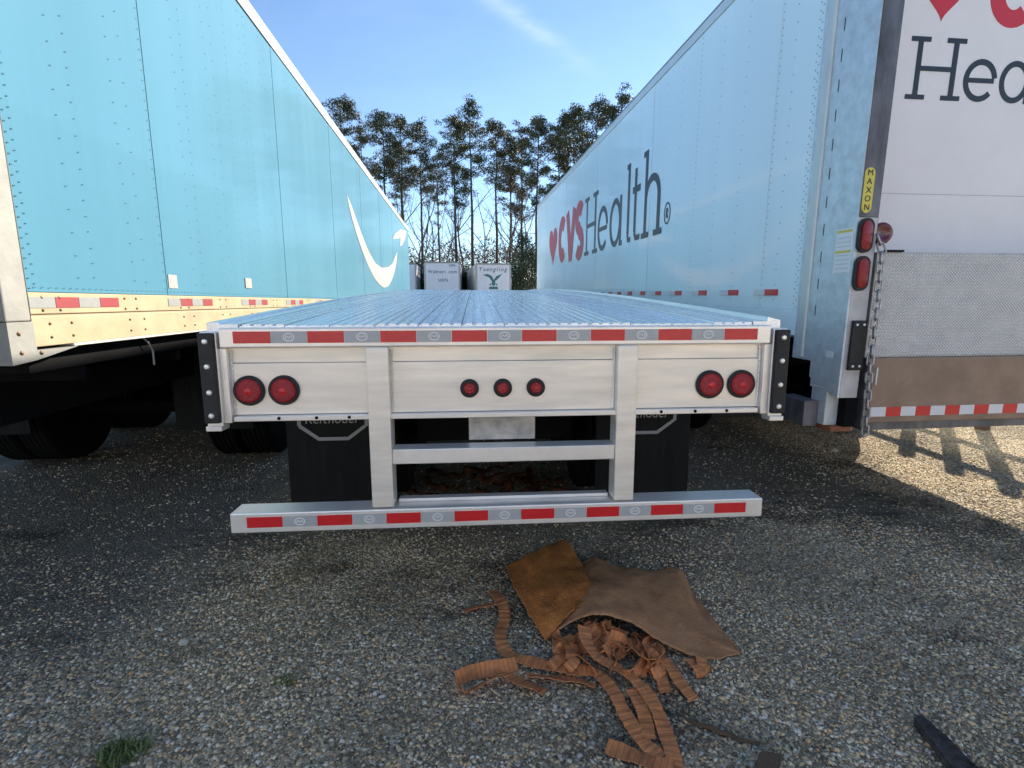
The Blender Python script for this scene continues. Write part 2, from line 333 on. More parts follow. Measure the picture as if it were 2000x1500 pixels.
rng = np.random.default_rng(5)
def stones(n, x0, x1, y0, y1, smin, smax, name, label):
    # crushed stone: distorted octahedra, denser close to the camera, sparse on the packed dirt strip at the left
    x = rng.uniform(x0, x1, n*3); y = y0+(y1-y0)*rng.uniform(0, 1, n*3)**1.5
    k = np.abs(x-.1) < (.75+.95*(y+.3)+.35); x, y = x[k], y[k]
    dirt_shade = np.clip((-1.35-x+.25*np.sin(2.7*y))/.6, 0, 1)*np.clip((y-1.7)/.7, 0, 1)
    dirt_shade = np.maximum(dirt_shade*.72, np.clip((y-2.7+.3*np.sin(2.1*x))/.8, 0, 1)*np.clip((3.7-x)/.5, 0, 1)*.9)  # stones also thinned where shade is painted under the trailers
    k = rng.uniform(0, 1, len(x)) > dirt_shade; x, y = x[k][:n], y[k][:n]; n = len(x)
    s = smin*(smax/smin)**(rng.uniform(0, 1, n)**2.2)
    base = np.array([[1, 0, 0], [0, 1, 0], [-1, 0, 0], [0, -1, 0], [0, 0, 1], [0, 0, -1]], float)
    v = base[None]*rng.uniform(.65, 1.25, (n, 6, 1)) + rng.normal(0, .22, (n, 6, 3))
    v[:, :, 2] *= .62
    a = rng.uniform(0, 2*PI, n); c, sn = np.cos(a)[:, None], np.sin(a)[:, None]
    vx = v[:, :, 0]*c-v[:, :, 1]*sn; vy = v[:, :, 0]*sn+v[:, :, 1]*c
    z0 = np.where(y < 3, 0, np.minimum(.02*(y-3), 1.45))
    out = np.stack([x[:, None]+vx*s[:, None], y[:, None]+vy*s[:, None], z0[:, None]+(v[:, :, 2]+.22)*s[:, None]], 2).reshape(-1, 3)
    f = np.array([[0, 1, 4], [1, 2, 4], [2, 3, 4], [3, 0, 4], [1, 0, 5], [2, 1, 5], [3, 2, 5], [0, 3, 5]])
    F = (f[None]+6*np.arange(n)[:, None, None]).reshape(-1, 3)
    me = bpy.data.meshes.new(name); me.vertices.add(len(out)); me.vertices.foreach_set('co', out.astype(np.float32).ravel())
    me.loops.add(F.size); me.loops.foreach_set('vertex_index', F.astype(np.int32).ravel())
    me.polygons.add(len(F)); me.polygons.foreach_set('loop_start', np.arange(0, F.size, 3, dtype=np.int32)); me.update(); me.validate()
    o = link(name, me, STONE); tag(o, label, 'gravel', kind='stuff')
stones(190000, -4.5, 7, 1.0, 6.5, .0036, .0125, 'gravel', 'loose crushed grey gravel covering the yard behind the trailers')

# ------------------------------------------------------------------ shared trailer pieces
def wheel_meshes():
    b = B(); prof = [(-.12, .30), (-.135, .40), (-.13, .47), (-.112, .505)]
    xg = -.1
    while xg < .1:
        prof += [(xg, .512), (xg+.03, .514), (xg+.032, .5), (xg+.042, .5)]; xg += .044
    prof += [(.112, .505), (.13, .47), (.135, .40), (.12, .30)]
    lathe(b, prof, 'X', 40); ty = done(b, 'tyre'); ty.materials.append(TYREM); ty.shade_smooth()
    b = B(); lathe(b, [(-.11, .302), (-.11, .29), (-.03, .25), (-.03, .12), (.06, .11), (.09, .07), (.095, .01)], 'X', 28)
    rm = done(b, 'rim'); rm.materials.append(GALV2)
    return ty, rm
TY, RM = wheel_meshes()
def axle(parent, s, xa, xb, z):
    """duals at both ends of one axle; xa<xb are the trailer's two sides in its own frame"""
    for x, fl in ((xa+.15, 1), (xa+.45, 1), (xb-.45, 0), (xb-.15, 0)):
        t = link('tyre', TY, None, parent, (x, s, z), (0, 0, PI if fl else 0)); link('rim', RM, None, t)
    b = B(); tube(b, [(xa+.2, s, z), (xb-.2, s, z)], .065, 10); link('axle', done(b), STEEL, parent)
def gear(parent, s, xa, xb, top, zg):
    for x in (xa+.5, xb-.5):
        b = B(); box(b, x-.07, x+.07, s-.07, s+.07, zg+.35, top); box(b, x-.05, x+.05, s-.05, s+.05, zg+.05, zg+.4); box(b, x-.13, x+.13, s-.13, s+.13, zg, zg+.05)
        link('landing_leg', done(b), STEEL, parent)
def rivet_mesh(pts, nrm, r, m, parent, name='rivets'):
    """small domes; pts in the trailer frame, nrm = outward sign on X (or vector)"""
    n = Vector(nrm).normalized(); a = n.orthogonal().normalized(); b2 = n.cross(a); V = []; F = []
    for p in pts:
        p = Vector(p); i0 = len(V)
        for k in range(6): V.append(p+(a*math.cos(k*PI/3)+b2*math.sin(k*PI/3))*r)
        for k in range(3): V.append(p+(a*math.cos(k*2*PI/3)+b2*math.sin(k*2*PI/3))*r*.5+n*r*.55)
        for k in range(3):
            q = i0+6+k; q2 = i0+6+(k+1) % 3; e = i0+2*k
            F += [(e, i0+(2*k+1) % 6, q), (i0+(2*k+1) % 6, i0+(2*k+2) % 6, q2), (i0+(2*k+1) % 6, q2, q)]
        F.append((i0+6, i0+7, i0+8))
    me = bpy.data.meshes.new(name); me.from_pydata(V, [], F); o = link(name, me, m, parent); o['kind'] = 'stuff'; return o

# ------------------------------------------------------------------ flatbed trailer (world axes; rear face at y = YF)
YF = 2.209
fb = empty('flatbed_trailer', (.127, YF, 0)); tag(fb, 'silver aluminium flatbed trailer seen from behind between the two box trailers', 'flatbed trailer', 'trailers')
cxf = .127
def X(x): return x-cxf
def fbx(name, m, x0, x1, y0, y1, z0, z1, bev=.004, parent=fb): return bx(name, m, parent, X(x0), X(x1), y0, y1, z0, z1, bev)
DL = 14.6
def dz(s): return 1.474+.0721*s-.00236*s*s          # arched (cambered) deck, nose raised on its landing legs
SS = [0, .3, .8, 1.5, 2.3, 3.2, 4.2, 5.2, 6.2, 7.2, 8.2, 9.2, 10.2, 11.4, 12.6, 13.6, 14.6]
def swept(name, prof, m, s0=.0, parent=fb, closed=True):
    """profile (x, dz) swept along the arched deck"""
    V, F = [], []; n = len(prof); ss = [max(s, s0) for s in SS]
    for s in ss:
        for x, z in prof: V.append((x, s, dz(s)+z))
    for i in range(len(ss)-1):
        for k in range(n):
            a, b2 = i*n+k, i*n+(k+1) % n; F.append((a, b2, b2+n, a+n))
    F.append(tuple(range(n))[::-1]); F.append(tuple(range((len(ss)-1)*n, len(ss)*n)))
    me = bpy.data.meshes.new(name); me.from_pydata(V, [], F); return link(name, me, m, parent)
# rear rail, its reflectors, panels
fbx('rear_rail', ALUB, -1.08, 1.332, 0, .07, 1.386, 1.470, .006)
TX0 = -1.0197
def emblem(parent, x, z, y):
    b = B(); f = lambda a, c, d: (a, y-.0008-d, c)
    stroke(b, arc(x, z, .022, .016, 0, 360, 18)[:-1], .004, f, .001, closed=True)
    stroke(b, [(x-.014, z-.004), (x-.009, z+.006), (x, z-.003), (x+.009, z+.006), (x+.014, z-.004)], .004, f, .0014)
    link('printed_mark', done(b), DECALW, parent)
def tape(x0, n, z1, z0, yface, names=('red_reflector', 'white_reflector'), wm=WHT, lead=False):
    for k in range(n):
        x = x0+.3048*k
        fbx(names[0], RED, x, x+.1524, yface-.0025, yface+.002, z0, z1, 0)
        if k < n-1:
            w = fbx(names[1], wm, x+.1545, x+.3027, yface-.0022, yface+.002, z0, z1, 0); emblem(w, X(x+.2286), (z0+z1)/2, yface-.0022)
tape(TX0, 8, 1.4553, 1.4053, 0)
fbx('rear_panel_upper', ALU, -1.075, 1.327, .045, .07, 1.318, 1.386, .002)
fbx('rear_panel', ALU, -1.075, 1.327, .040, .07, 1.09, 1.3165, .002)
fbx('lower_flange', ALUB, -1.05, 1.30, .01, .10, 1.066, 1.088, .003)
b = B()
for x in [-.86, -.70, -.56, .84, 1.0, 1.15]:
    lathe(b, [(-.006, .007), (.004, .008)], 'Y', 8, (X(x), .012, 1.078))
link('flange_bolts', done(b), STEEL, fb)['kind'] = 'stuff'
for sx, x0, x1 in ((-1, -1.092, -1.058), (1, 1.312, 1.345)):
    b = B(); box(b, X(x0), X(x1), .012, .5, 1.06, 1.384, .003); link('corner_plate', done(b), ALUB, fb)
# weld beads along the panel edges
b = B(); random.seed(3)
for xw in (-1.052, -.372, .622, 1.305):
    z = 1.10
    while z < 1.37: bmesh.ops.create_icosphere(b, subdivisions=1, radius=.0055+random.random()*.002, matrix=Matrix.Translation((X(xw), .038, z))); z += .011
o = link('weld_beads', done(b), ALUB, fb); o['kind'] = 'stuff'
# black bumper strips with bolts, on outboard brackets
for xa, xb2, fl in ((-1.158, -1.092, -1), (1.346, 1.413, 1)):
    b = B(); box(b, X(xa), X(xb2), .005, .07, 1.045, 1.455, .004); box(b, X(xa), X(xb2), -.012, .06, 1.030, 1.052, .003); link('bumper_bracket', done(b), ALUB, fb)
    st = fbx('bumper_strip', BLACK, xa+.002, xb2-.002, -.022, .004, 1.066, 1.45, .006)
    for z in (1.415, 1.31, 1.2, 1.10):
        b = B(); lathe(b, [(-.004, .003), (-.003, .009), (.004, .0125), (.006, .0125)], 'Y', 10, (X((xa+xb2)/2), -.025, z)); link('bolt', done(b), ALUB, st)
# uprights, crossbar, underride guard
for x0, x1 in ((-.476, -.380), (.628, .720)):
    fbx('guard_upright', ALU, x0, x1, -.004, .10, .662, 1.385, .006)
    b = B(); f = lambda a, c, d: (X(x0)+.042+d, a, c)
    prism(b, [(.102, 1.06), (.24, 1.06), (.102, .70)], f, .008); link('upright_brace', done(b), ALU, fb)
fbx('guard_crossbar', ALUB, -.379, .627, .005, .10, .860, .928, .004)
fbx('underride_guard', ALUB, -1.096, 1.346, -.006, .115, .563, .655, .006)
tape(-1.0236, 8, .6367, .5885, -.006)
fbx('guard_top_plate', ALUB, -.37, .62, .075, .118, .656, .672, .002)
# lamps
def lamp(x, z, R, r, kind):
    b = B(); lathe(b, [(-.012, r*1.0), (-.016, R*.93), (-.008, R), (.006, R)], 'Y', 32, (X(x), .038, z)); g_ = link(kind, done(b), BLACK, fb, smooth=True)
    b = B(); lathe(b, [(-.026, r*.05), (-.0255, r*.4), (-.0225, r*.75), (-.016, r*.97), (-.010, r)], 'Y', 32, (X(x), .038, z)); l_ = link('lens', done(b), LENS, g_, smooth=True)
    b = B(); lathe(b, [(-.0275, r*.03), (-.0265, r*.28), (-.024, r*.3)], 'Y', 20, (X(x), .038, z)); link('lens_centre', done(b), RED, l_, smooth=True)
for x in (-.986, -.839, 1.074, 1.224): lamp(x, 1.198, .066, .054, 'tail_lamp')
for x in (-.033, .116, .265): lamp(x, 1.195, .042, .027, 'marker_lamp')
# number plate backing below the panel
fbx('plate_backing', mat('plate_sheet', (.55, .55, .54), .4, .45, .55, 9, .1, 30), -.04, .272, .12, .126, .935, 1.10, .001)
# deck: extruded planks, each with its ribs, and side rails with winch track
xl_, xr_ = X(-1.158), X(1.413)
swept('side_rail', [(xl_, -.004), (xl_, -.16), (xl_+.02, -.16), (xl_+.02, -.03), (xl_+.13, -.03), (xl_+.13, .004), (xl_+.055, .004), (xl_+.05, .012), (xl_, .012)], DECK, .07)
swept('side_rail', [(xr_, .012), (xr_-.06, .026), (xr_-.065, .006), (xr_-.13, .006), (xr_-.13, -.03), (xr_-.02, -.03), (xr_-.02, -.16), (xr_, -.16)], DECK, .07)
npl = 12; x0 = xl_+.135; wpl = (xr_-.135-x0)/npl
for k in range(npl):
    a = x0+k*wpl; prof = [(a+.0015, -.028)]
    nr = 4
    for r in range(nr):
        q = a+.0015+(wpl-.003)*r/nr; w = (wpl-.003)/nr
        flat = k in (1, 2, 9, 10)
        h = .003 if flat else .0075
        prof += [(q, -.004), (q+w*.25, -.004), (q+w*.32, -.004+h), (q+w*.93, -.004+h), (q+w*.995, -.004)]
    prof += [(a+wpl-.0015, -.028)]
    swept('deck_plank', prof[::-1], DECK, .07)
swept('main_beam', [(-.52, -.42), (-.36, -.42), (-.36, -.40), (-.43, -.40), (-.43, -.04), (-.45, -.04), (-.45, -.40), (-.52, -.40)], STEEL, .35)
swept('main_beam', [(.36, -.42), (.52, -.42), (.52, -.40), (.45, -.40), (.45, -.04), (.43, -.04), (.43, -.40), (.36, -.40)], STEEL, .35)
s = .4
while s < 14.4: bx('crossmember', STEEL, fb, xl_+.03, xr_-.03, s, s+.05, dz(s)-.12, dz(s)-.034); s += .6
for s in (2.0, 3.25): axle(fb, s, xl_+.02, xr_-.02, gz(YF+s)+.515)
gear(fb, 11.6, xl_, xr_, dz(11.6)-.05, gz(YF+11.6))
bx('suspension_box', STEEL, fb, -.55, .55, 1.3, 3.9, .62, 1.05, .01)
# mud flaps with an octagonal emblem
def flap(u0, u1):
    y = .95; a = ypx(u0, 900, YF+y).x; c = ypx(u1, 900, YF+y).x; mid = (a+c)/2; zc_ = ypx(660, 858, YF+y).z+.165; zt_ = ypx(660, 819, YF+y).z
    f_ = fbx('mud_flap', FLAP, a, c, y, y+.012, .30, 1.22, .003)
    fn = lambda p, q, d: (X(mid)+p, y-.002-d, .0+zc_+q)
    oc = [(-.205, .03), (-.205, -.075), (-.09, -.16), (.09, -.16), (.205, -.075), (.205, .15), (.09, .235), (-.09, .235), (-.205, .15)]
    b = B(); stroke(b, oc[1:] + [oc[1]], .022, fn, .003); link('emblem', done(b), mat('flap_print', (.26, .27, .28), .6), f_)
    letters(f_, 'letter', 'Reitnouer', .078, mat('flap_letters', (.30, .295, .27), .6), (X(mid), y-.004, zt_), (PI/2, 0, 0), shear=.15)
flap(563, 745); flap(1163, 1345)

# ------------------------------------------------------------------ blue box trailer on the left
YL, PL = -.0294, .0114
PLo = (-1.9082, 2.3137, 0); NL = (math.cos(YL), -math.sin(YL), 0)
bt = empty('blue_box_trailer', PLo, (PL, 0, -YL)); tag(bt, 'bright blue box trailer with white curved arrow and cream bottom rail', 'box trailer', 'trailers')
bpy.context.view_layer.update(); BTI = bt.matrix_world.inverted()
def Lp(u, v): return BTI @ on(u, v, PLo, NL)                  # photo pixel -> blue trailer frame (x=0 is its side)
LEN = 16.8; TOPB = 4.09
def trailer_side(tr, sgn, seams, z0, z1, m, name='side_panel'):
    """overlapping sheet panels between vertical seams; sgn=+1: the outside looks to +X"""
    for k, (a, c) in enumerate(zip(seams, seams[1:])):
        b = B(); off = .0 if k % 2 else -.0025
        x1 = off*sgn; x2 = -.03*sgn+off*sgn
        box(b, min(x1, x2), max(x1, x2), a+(.0015 if k else 0), c+(.012 if k % 2 else -.0015), z0, z1)
        link(name, done(b), m, tr)
    return
sml = [.03, 1.10, 2.25, 3.36]+[3.36+1.12*i for i in range(1, 12)]+[LEN]
trailer_side(bt, 1, sml, 1.625, TOPB, BLUE)
pts = []
random.seed(7)
for k, sx in enumerate(sml[1:-1]):
    z = 1.66
    while z < 4.06: pts.append((.0012, sx+(.022 if k % 2 else -.022), z)); z += .055
for k, (a, c) in enumerate(zip(sml, sml[1:])):
    if a > 12: break
    for fr, st in ((.30, .105), (.40, .075), (.70, .105), (.80, .12)):
        z = 1.70
        while z < 4.04: pts.append((.0012, a+(c-a)*fr+random.uniform(-.004, .004), z+random.uniform(-.004, .004))); z += st
z = 1.64
while z < 4.05: pts += [(.0012, .055, z), (.0012, .085, z+.02)]; z += .042
rivet_mesh(pts, (1, 0, 0), .0037, RIVB, bt)
rivet_mesh([(.003, .08+.042*i, 1.645) for i in range(200)], (1, 0, 0), .0037, RIVB, bt)
# bottom rail: upper flange, groove, lower flange
zb = [Lp(46, 676).z, Lp(142, 669).z, Lp(292, 657).z, Lp(384, 646).z]
ZLB = 1.387
bx('bottom_rail_upper', CREAM, bt, -.04, .006, .03, LEN, 1.528, 1.622, .004)
bx('bottom_rail_groove', mat('rail_shadow_gap', (.30, .24, .15), .7), bt, -.04, -.002, .03, LEN, 1.518, 1.53)
bx('bottom_rail_lower', CREAM, bt, -.04, .004, .03, LEN, ZLB, 1.518, .004)
bx('bottom_rail_lip', mat('pale_lip', (.62, .58, .50), .5, 0, .2, 6), bt, -.06, .009, .25, LEN, ZLB-.012, ZLB, .002)
pts = []
for s in [x*.56+.1 for x in range(0, 26)]:
    for d in (0, .1): pts += [(.0075, s+d, 1.545), (.0075, s+d, 1.60 if d else 1.60)]
    for d in (.03, .16): pts += [(.0055, s+d, 1.485), (.0055, s+d, 1.425)]
rivet_mesh(pts, (1, 0, 0), .0075, RIVC, bt, 'rail_rivets')
# reflective tape in sets of grey-red-grey-red
for s0 in (.03, 1.08, 2.17, 3.28, 4.40, 5.52, 6.64, 7.76):
    for k in range(4):
        r_ = k % 2; a = s0+.145*k
        bx('red_reflector' if r_ else 'white_reflector', TAPER if r_ else TAPEG, bt, 0, .0085, a, a+.142, 1.555, 1.603)
# paper labels
for u, v, w, h in ((337, 550, .10, .085), (485, 553, .13, .085)):
    p = Lp(u, v); l_ = bx('paper_label', ARROWW, bt, 0, .0035, p.y-w/2, p.y+w/2, p.z-h/2, p.z+h/2)
    for q in (.6, .25, -.2): bx('printed_line', GREYLINE, l_, .003, .0042, p.y-w*.3, p.y+w*.3, p.z+h*.5*q-.006, p.z+h*.5*q+.006)
# roof rail, body, rear frame
bx('roof_rail', WRAIL, bt, -.06, .012, .0, LEN, TOPB+.003, TOPB+.115, .008)
bx('roof_rail_lip', mat('rail_edge', (.35, .33, .31), .5), bt, -.06, .016, .0, LEN, TOPB+.107, TOPB+.125, .002)
bx('body', mat('trailer_inner_body', (.55, .56, .56), .5), bt, -2.58, -.045, .06, LEN-.03, ZLB+.01, TOPB+.1, .01)
bx('floor_frame', STEEL, bt, -2.55, -.07, .08, LEN-.05, ZLB-.12, ZLB+.005)
for s in [.4+.9*i for i in range(18)]: bx('crossmember', STEEL, bt, -2.5, -.1, s, s+.06, ZLB-.20, ZLB-.121)
bx('nose_panel', BLUE, bt, -2.6, 0, LEN, LEN+.03, ZLB, TOPB, .01)
bx('rear_post', POSTG, bt, -.13, .010, -.10, .025, 1.50, TOPB+.1, .006)
bx('rear_post_seal', BLACK, bt, -.03, .008, .0255, .0295, 1.50, TOPB)
b = B(); f = lambda a, c, d: (.012-d, a, c)
prism(b, [(-.10, 1.498), (.03, 1.498), (.03, ZLB-.013), (.27, ZLB-.014), (.02, 1.332), (-.10, 1.322)], f, .12); link('rear_gusset', done(b), POSTG, bt)
rivet_mesh([(.0125, -.05, 1.37), (.0125, -.05, 1.45), (.0125, .05, 1.362)], (1, 0, 0), .011, RIVC, bt, 'gusset_bolts')
for i in range(2): bx('rear_door', mat('grey_door', (.55, .55, .54), .45, 0, .15, 2), bt, -1.29*(i+1)-.0, -1.29*i-.135*(1-i)-.004, -.06, -.02, 1.52, TOPB, .01)
bx('rear_sill', POSTG, bt, -2.6, -.1, -.09, .05, 1.33, 1.50, .006)
for s in (3.1, 4.35): axle(bt, s, -2.58, -.03, gz(PLo[1]+s)+.515-s*math.sin(PL))
gear(bt, 13.2, -2.58, 0, ZLB, gz(PLo[1]+13.2)-13.2*math.sin(PL))
bx('slider_frame', STEEL, bt, -2.1, -.5, .4, 5.2, .95, ZLB-.2, .01)  # lengthened rearward to block a sunlit strip under the trailer
for xa, xb2 in ((-.70, -.05), (-2.54, -1.9)): bx('mud_flap', FLAP, bt, xa, xb2, 2.32, 2.335, .45, ZLB-.2)
bx('shade_skirt', GREYP, bt, -.07, -.045, 5.4, 12.6, .42, ZLB-.02)  # unseen skirts, added on both sides to keep the space beneath dark
bx('shade_skirt', GREYP, bt, -2.56, -2.535, 5.4, 12.6, .42, ZLB-.02)
b = B(); tube(b, [Lp(290, 655)+Vector((-.05, 0, 0)), Lp(303, 668)+Vector((-.04, 0, 0)), Lp(312, 685)+Vector((-.04, 0, 0)), Lp(318, 712)+Vector((-.05, 0, 0))], .005, 6); link('air_hose', done(b), GREYP, bt)
# white curved arrow: outline taken from the photograph onto the trailer's side
Z3 = lambda x, y: (600+x*.35, 150+y*.35)
outer = [(220, 655), (240, 760), (270, 865), (302, 960), (340, 1055), (375, 1125), (405, 1162), (430, 1178), (456, 1165), (480, 1115), (496, 1045), (503, 975)]
inner = [(490, 1005), (475, 1042), (452, 1062), (415, 1066), (380, 1040), (345, 980), (310, 895), (275, 800), (246, 715)]
def resamp(p, n):
    P = [Lp(*Z3(*q)) for q in p]; d = [0]
    for a, c in zip(P, P[1:]): d.append(d[-1]+(c-a).length)
    R_ = []
    for i in range(n):
        t = d[-1]*i/(n-1); k = max(j for j in range(len(d)) if d[j] <= t+1e-9); k = min(k, len(P)-2)
        R_.append(P[k].lerp(P[k+1], (t-d[k])/(d[k+1]-d[k]+1e-9)))
    return R_
O_ = resamp(outer, 28); I_ = resamp(inner[::-1], 28)
b = B(); va = [b.verts.new((.004, p.y, p.z)) for p in O_]; vb = [b.verts.new((.004, p.y, p.z)) for p in I_]
for i in range(27): b.faces.new((va[i], va[i+1], vb[i+1], vb[i]))
link('curved_arrow', done(b), ARROWW, bt)
b = B(); hd = [Lp(*Z3(*q)) for q in [(478, 905), (490, 875), (520, 850), (553, 862), (545, 905), (530, 940), (518, 945), (520, 900)]]
vs = [b.verts.new((.004, p.y, p.z)) for p in hd]; b.faces.new(vs); link('arrow_head', done(b), ARROWW, bt)

# ------------------------------------------------------------------ white box trailer with liftgate on the right
YR, PR = -.0365, .0265
PRo = (2.2292, 3.4453, 0); NR = (math.cos(YR), -math.sin(YR), 0)
wt = empty('liftgate_trailer', PRo, (PR, 0, -YR)); tag(wt, 'white box trailer with red and charcoal lettering and a folded liftgate', 'box trailer', 'trailers')
bpy.context.view_layer.update(); WTI = wt.matrix_world.inverted()
def Rp(u, v): return WTI @ on(u, v, PRo, NR)
def Rq(u, v, yl): # pixel onto the plane y=yl of the trailer frame
    n = wt.matrix_world.to_3x3() @ Vector((0, 1, 0)); P = wt.matrix_world @ Vector((0, yl, 0)); return WTI @ on(u, v, P, n)
RL = 11.7; RW = 2.6; RT4 = 4.05
smr = [.012, .47]+[.47+1.22*i for i in range(1, 10)]+[RL]
trailer_side(wt, -1, smr, 1.53, RT4, WHITE)
pts = []
for k, sx in enumerate(smr[1:-1]):
    z = 1.56
    while z < 4.03: pts.append((-.0012, sx+(.022 if k % 2 else -.022), z)); z += .05
for k, (a, c) in enumerate(zip(smr, smr[1:])):
    for fr in ((.35, .68) if c-a > .8 else (.6,)):
        z = 1.60
        while z < 4.0: pts.append((-.0012, a+(c-a)*fr, z)); z += .11
z = 1.4
while z < 4.03: pts += [(-.0012, .03, z), (-.0012, .055, z+.025)]; z += .05
rivet_mesh(pts, (-1, 0, 0), .0055, RIVW, wt)
bx('bottom_rail', WHITE, wt, -.006, .05, .0, RL, 1.352, 1.528, .006)
bx('bottom_rail_lip', ALUB, wt, -.012, .05, .08, RL, 1.335, 1.351, .002)
bx('roof_rail', mat('blue_white_rail', (.66, .70, .73), .35, .2, .1, 3), wt, -.012, .06, 0, RL, RT4+.002, RT4+.09, .008)
bx('roof_rail_lip', mat('rail_edge2', (.28, .30, .32), .5), wt, -.016, .06, 0, RL, RT4+.085, RT4+.1, .002)
bx('body', mat('trailer_inner_body', (.55, .56, .56), .5), wt, .045, RW-.03, .06, RL-.03, 1.36, RT4+.07, .01)
bx('far_side_panel', WHITE, wt, RW-.03, RW, 0, RL, 1.352, RT4+.07)
bx('shade_skirt', GREYP, wt, RW-.06, RW-.035, -.44, 8.0, .70, 1.36)  # unseen skirt added to set the edge of the sunlit gravel
bx('nose_panel', WHITE, wt, 0, RW, RL, RL+.03, 1.36, RT4+.05, .01)
bx('floor_frame', STEEL, wt, .07, RW-.07, .05, RL-.05, 1.24, 1.355)
for s in [.5+.9*i for i in range(13)]: bx('crossmember', STEEL, wt, .1, RW-.1, s, s+.06, 1.17, 1.239)
for s in (2.6, 3.85): axle(wt, s, .03, RW-.03, gz(PRo[1]+s)+.515-s*math.sin(PR))
gear(wt, 9.2, 0, RW, 1.3, gz(PRo[1]+9.2)-9.2*math.sin(PR))
bx('slider_frame', STEEL, wt, .5, 2.1, 1.7, 4.7, .9, 1.17, .01)
for u in (1507, 1433, 1373, 1325, 1286, 1256, 1231, 1210, 1192, 1177, 1163):
    p = Rp(u, 570.5); bx('red_reflector', RED, wt, -.009, -.001, p.y-.075, p.y+.075, 1.63, 1.675); bx('white_reflector', WHT2, wt, -.008, -.001, p.y+.079, p.y+.225, 1.63, 1.675)
# glyphs of the lettering, built as flat strokes
def glyph(ch, w, h, sw, lift):
    """list of strokes (path, width) in metres; w box width, h cap height"""
    xh = .70*h; r = sw/2; G = []
    if ch == 'H':
        sf = .34*w
        for x in (.17*w, .80*w): G += [([(x, 0), (x, h)], sw), ([(x-sf/2, r*.8), (x+sf/2, r*.8)], sw*.8), ([(x-sf/2, h-r*.8), (x+sf/2, h-r*.8)], sw*.8)]
        G += [([(.17*w, .5*h), (.80*w, .5*h)], sw*.8)]
    elif ch == 'e':
        G += [(arc(w/2, xh/2, w/2-r, xh/2-r, 8, 318, 28), sw), ([(r, xh*.5), (w-r*1.2, xh*.5)], sw*.8)]
    elif ch == 'a':
        G += [(arc(.45*w, xh/2, .45*w-r, xh/2-r, 0, 360, 28), sw), ([(.87*w, 0), (.87*w, xh)], sw), ([(.87*w, r*.8), (w*1.02, r*.8)], sw*.8)]
    elif ch == 'l': G += [([(.5*w, .12*h), (.5*w, h)], sw), ([(.1*w, h-r*.8), (.5*w, h-r*.8)], sw*.8), ([(.5*w, .12*h), (.58*w, .04*h), (w, r)], sw*.85)]
    elif ch == 't': G += [([(.35*w, .12*h), (.35*w, .92*h)], sw), ([(0, xh-r), (.9*w, xh-r)], sw), ([(.35*w, .12*h), (.5*w, .04*h), (w, r)], sw*.85)]
    elif ch == 'h':
        G += [([(.18*w, 0), (.18*w, h)], sw), ([(.0, h-r*.8), (.18*w, h-r*.8)], sw*.8), ([(.0, r*.8), (.38*w, r*.8)], sw*.8),
              (arc(.5*w, xh*.62, .32*w, xh*.38-r, 175, 0, 18)+[(.82*w, 0)], sw), ([(.62*w, r*.8), (1.0*w, r*.8)], sw*.8)]
    elif ch == 'C': G += [(arc(w*.5, h/2, w*.5-r, h/2-r, 48, 312, 28), sw)]
    elif ch == 'V': G += [([(r*.8, h), (w/2, 0)], sw), ([(w-r*.8, h), (w/2, 0)], sw)]
    elif ch == 'S': G += [(arc(w/2, h*.73, w/2-r, h*.27-r*.6, 35, 262, 16)+arc(w/2, h*.27, w/2-r, h*.27-r*.6, 82, -145, 16), sw)]
    elif ch == '@':
        G += [(arc(w/2, h/2, w/2-r, h/2-r, 0, 360, 20), sw), ([(.36*w, .28*h), (.36*w, .72*h)], sw), (arc(.40*w, .62*h, .2*w, .1*h, 90, -90, 8), sw), ([(.45*w, .5*h), (.62*w, .28*h)], sw)]
    return G
def putglyph(parent, ch, w, h, sw, fn, m):
    b = B()
    if ch == '*':
        P = [(w*(.5+.5*math.sin(a)**3), h*(.56+(.40*math.cos(a)-.16*math.cos(2*a)-.07*math.cos(3*a)-.03*math.cos(4*a)))) for a in [2*PI*i/36 for i in range(36)]]
        zmin = min(p[1] for p in P); P = [(p[0], p[1]-zmin) for p in P]
        prism(b, P, lambda a, c, d: fn(a, c, d), .002)
    else:
        for i, (path, ww) in enumerate(glyph(ch, w, h, sw, 0)): stroke(b, path, ww, lambda a, c, d: fn(a, c, d), .0018+.0003*i)
    link('heart_mark' if ch == '*' else 'letter', done(b), m, parent)
BASE = 2.33
for ch, u0, u1, m, h, sw in (('*', 1073, 1089, DECALR, .96, .1), ('C', 1091, 1107, DECALR, 1.0, .30), ('V', 1106, 1124, DECALR, 1.0, .27), ('S', 1123, 1141, DECALR, 1.0, .27),
                             ('H', 1142, 1168, DECALK, 1.0, .085), ('e', 1167, 1187, DECALK, 1.0, .085), ('a', 1190, 1215, DECALK, 1.0, .085), ('l', 1220, 1232, DECALK, 1.04, .085),
                             ('t', 1233, 1250, DECALK, 1.0, .085), ('h', 1252, 1292, DECALK, 1.04, .085), ('@', 1295, 1308, DECALK, .24, .016)):
    s0 = Rp(u0, 460).y; s1 = Rp(u1, 440).y; w = s0-s1; zb_ = BASE if ch != '@' else BASE+.08
    putglyph(wt, ch, w, h, sw, lambda a, c, d: (-.0015-d, s0-a, zb_+c), m)
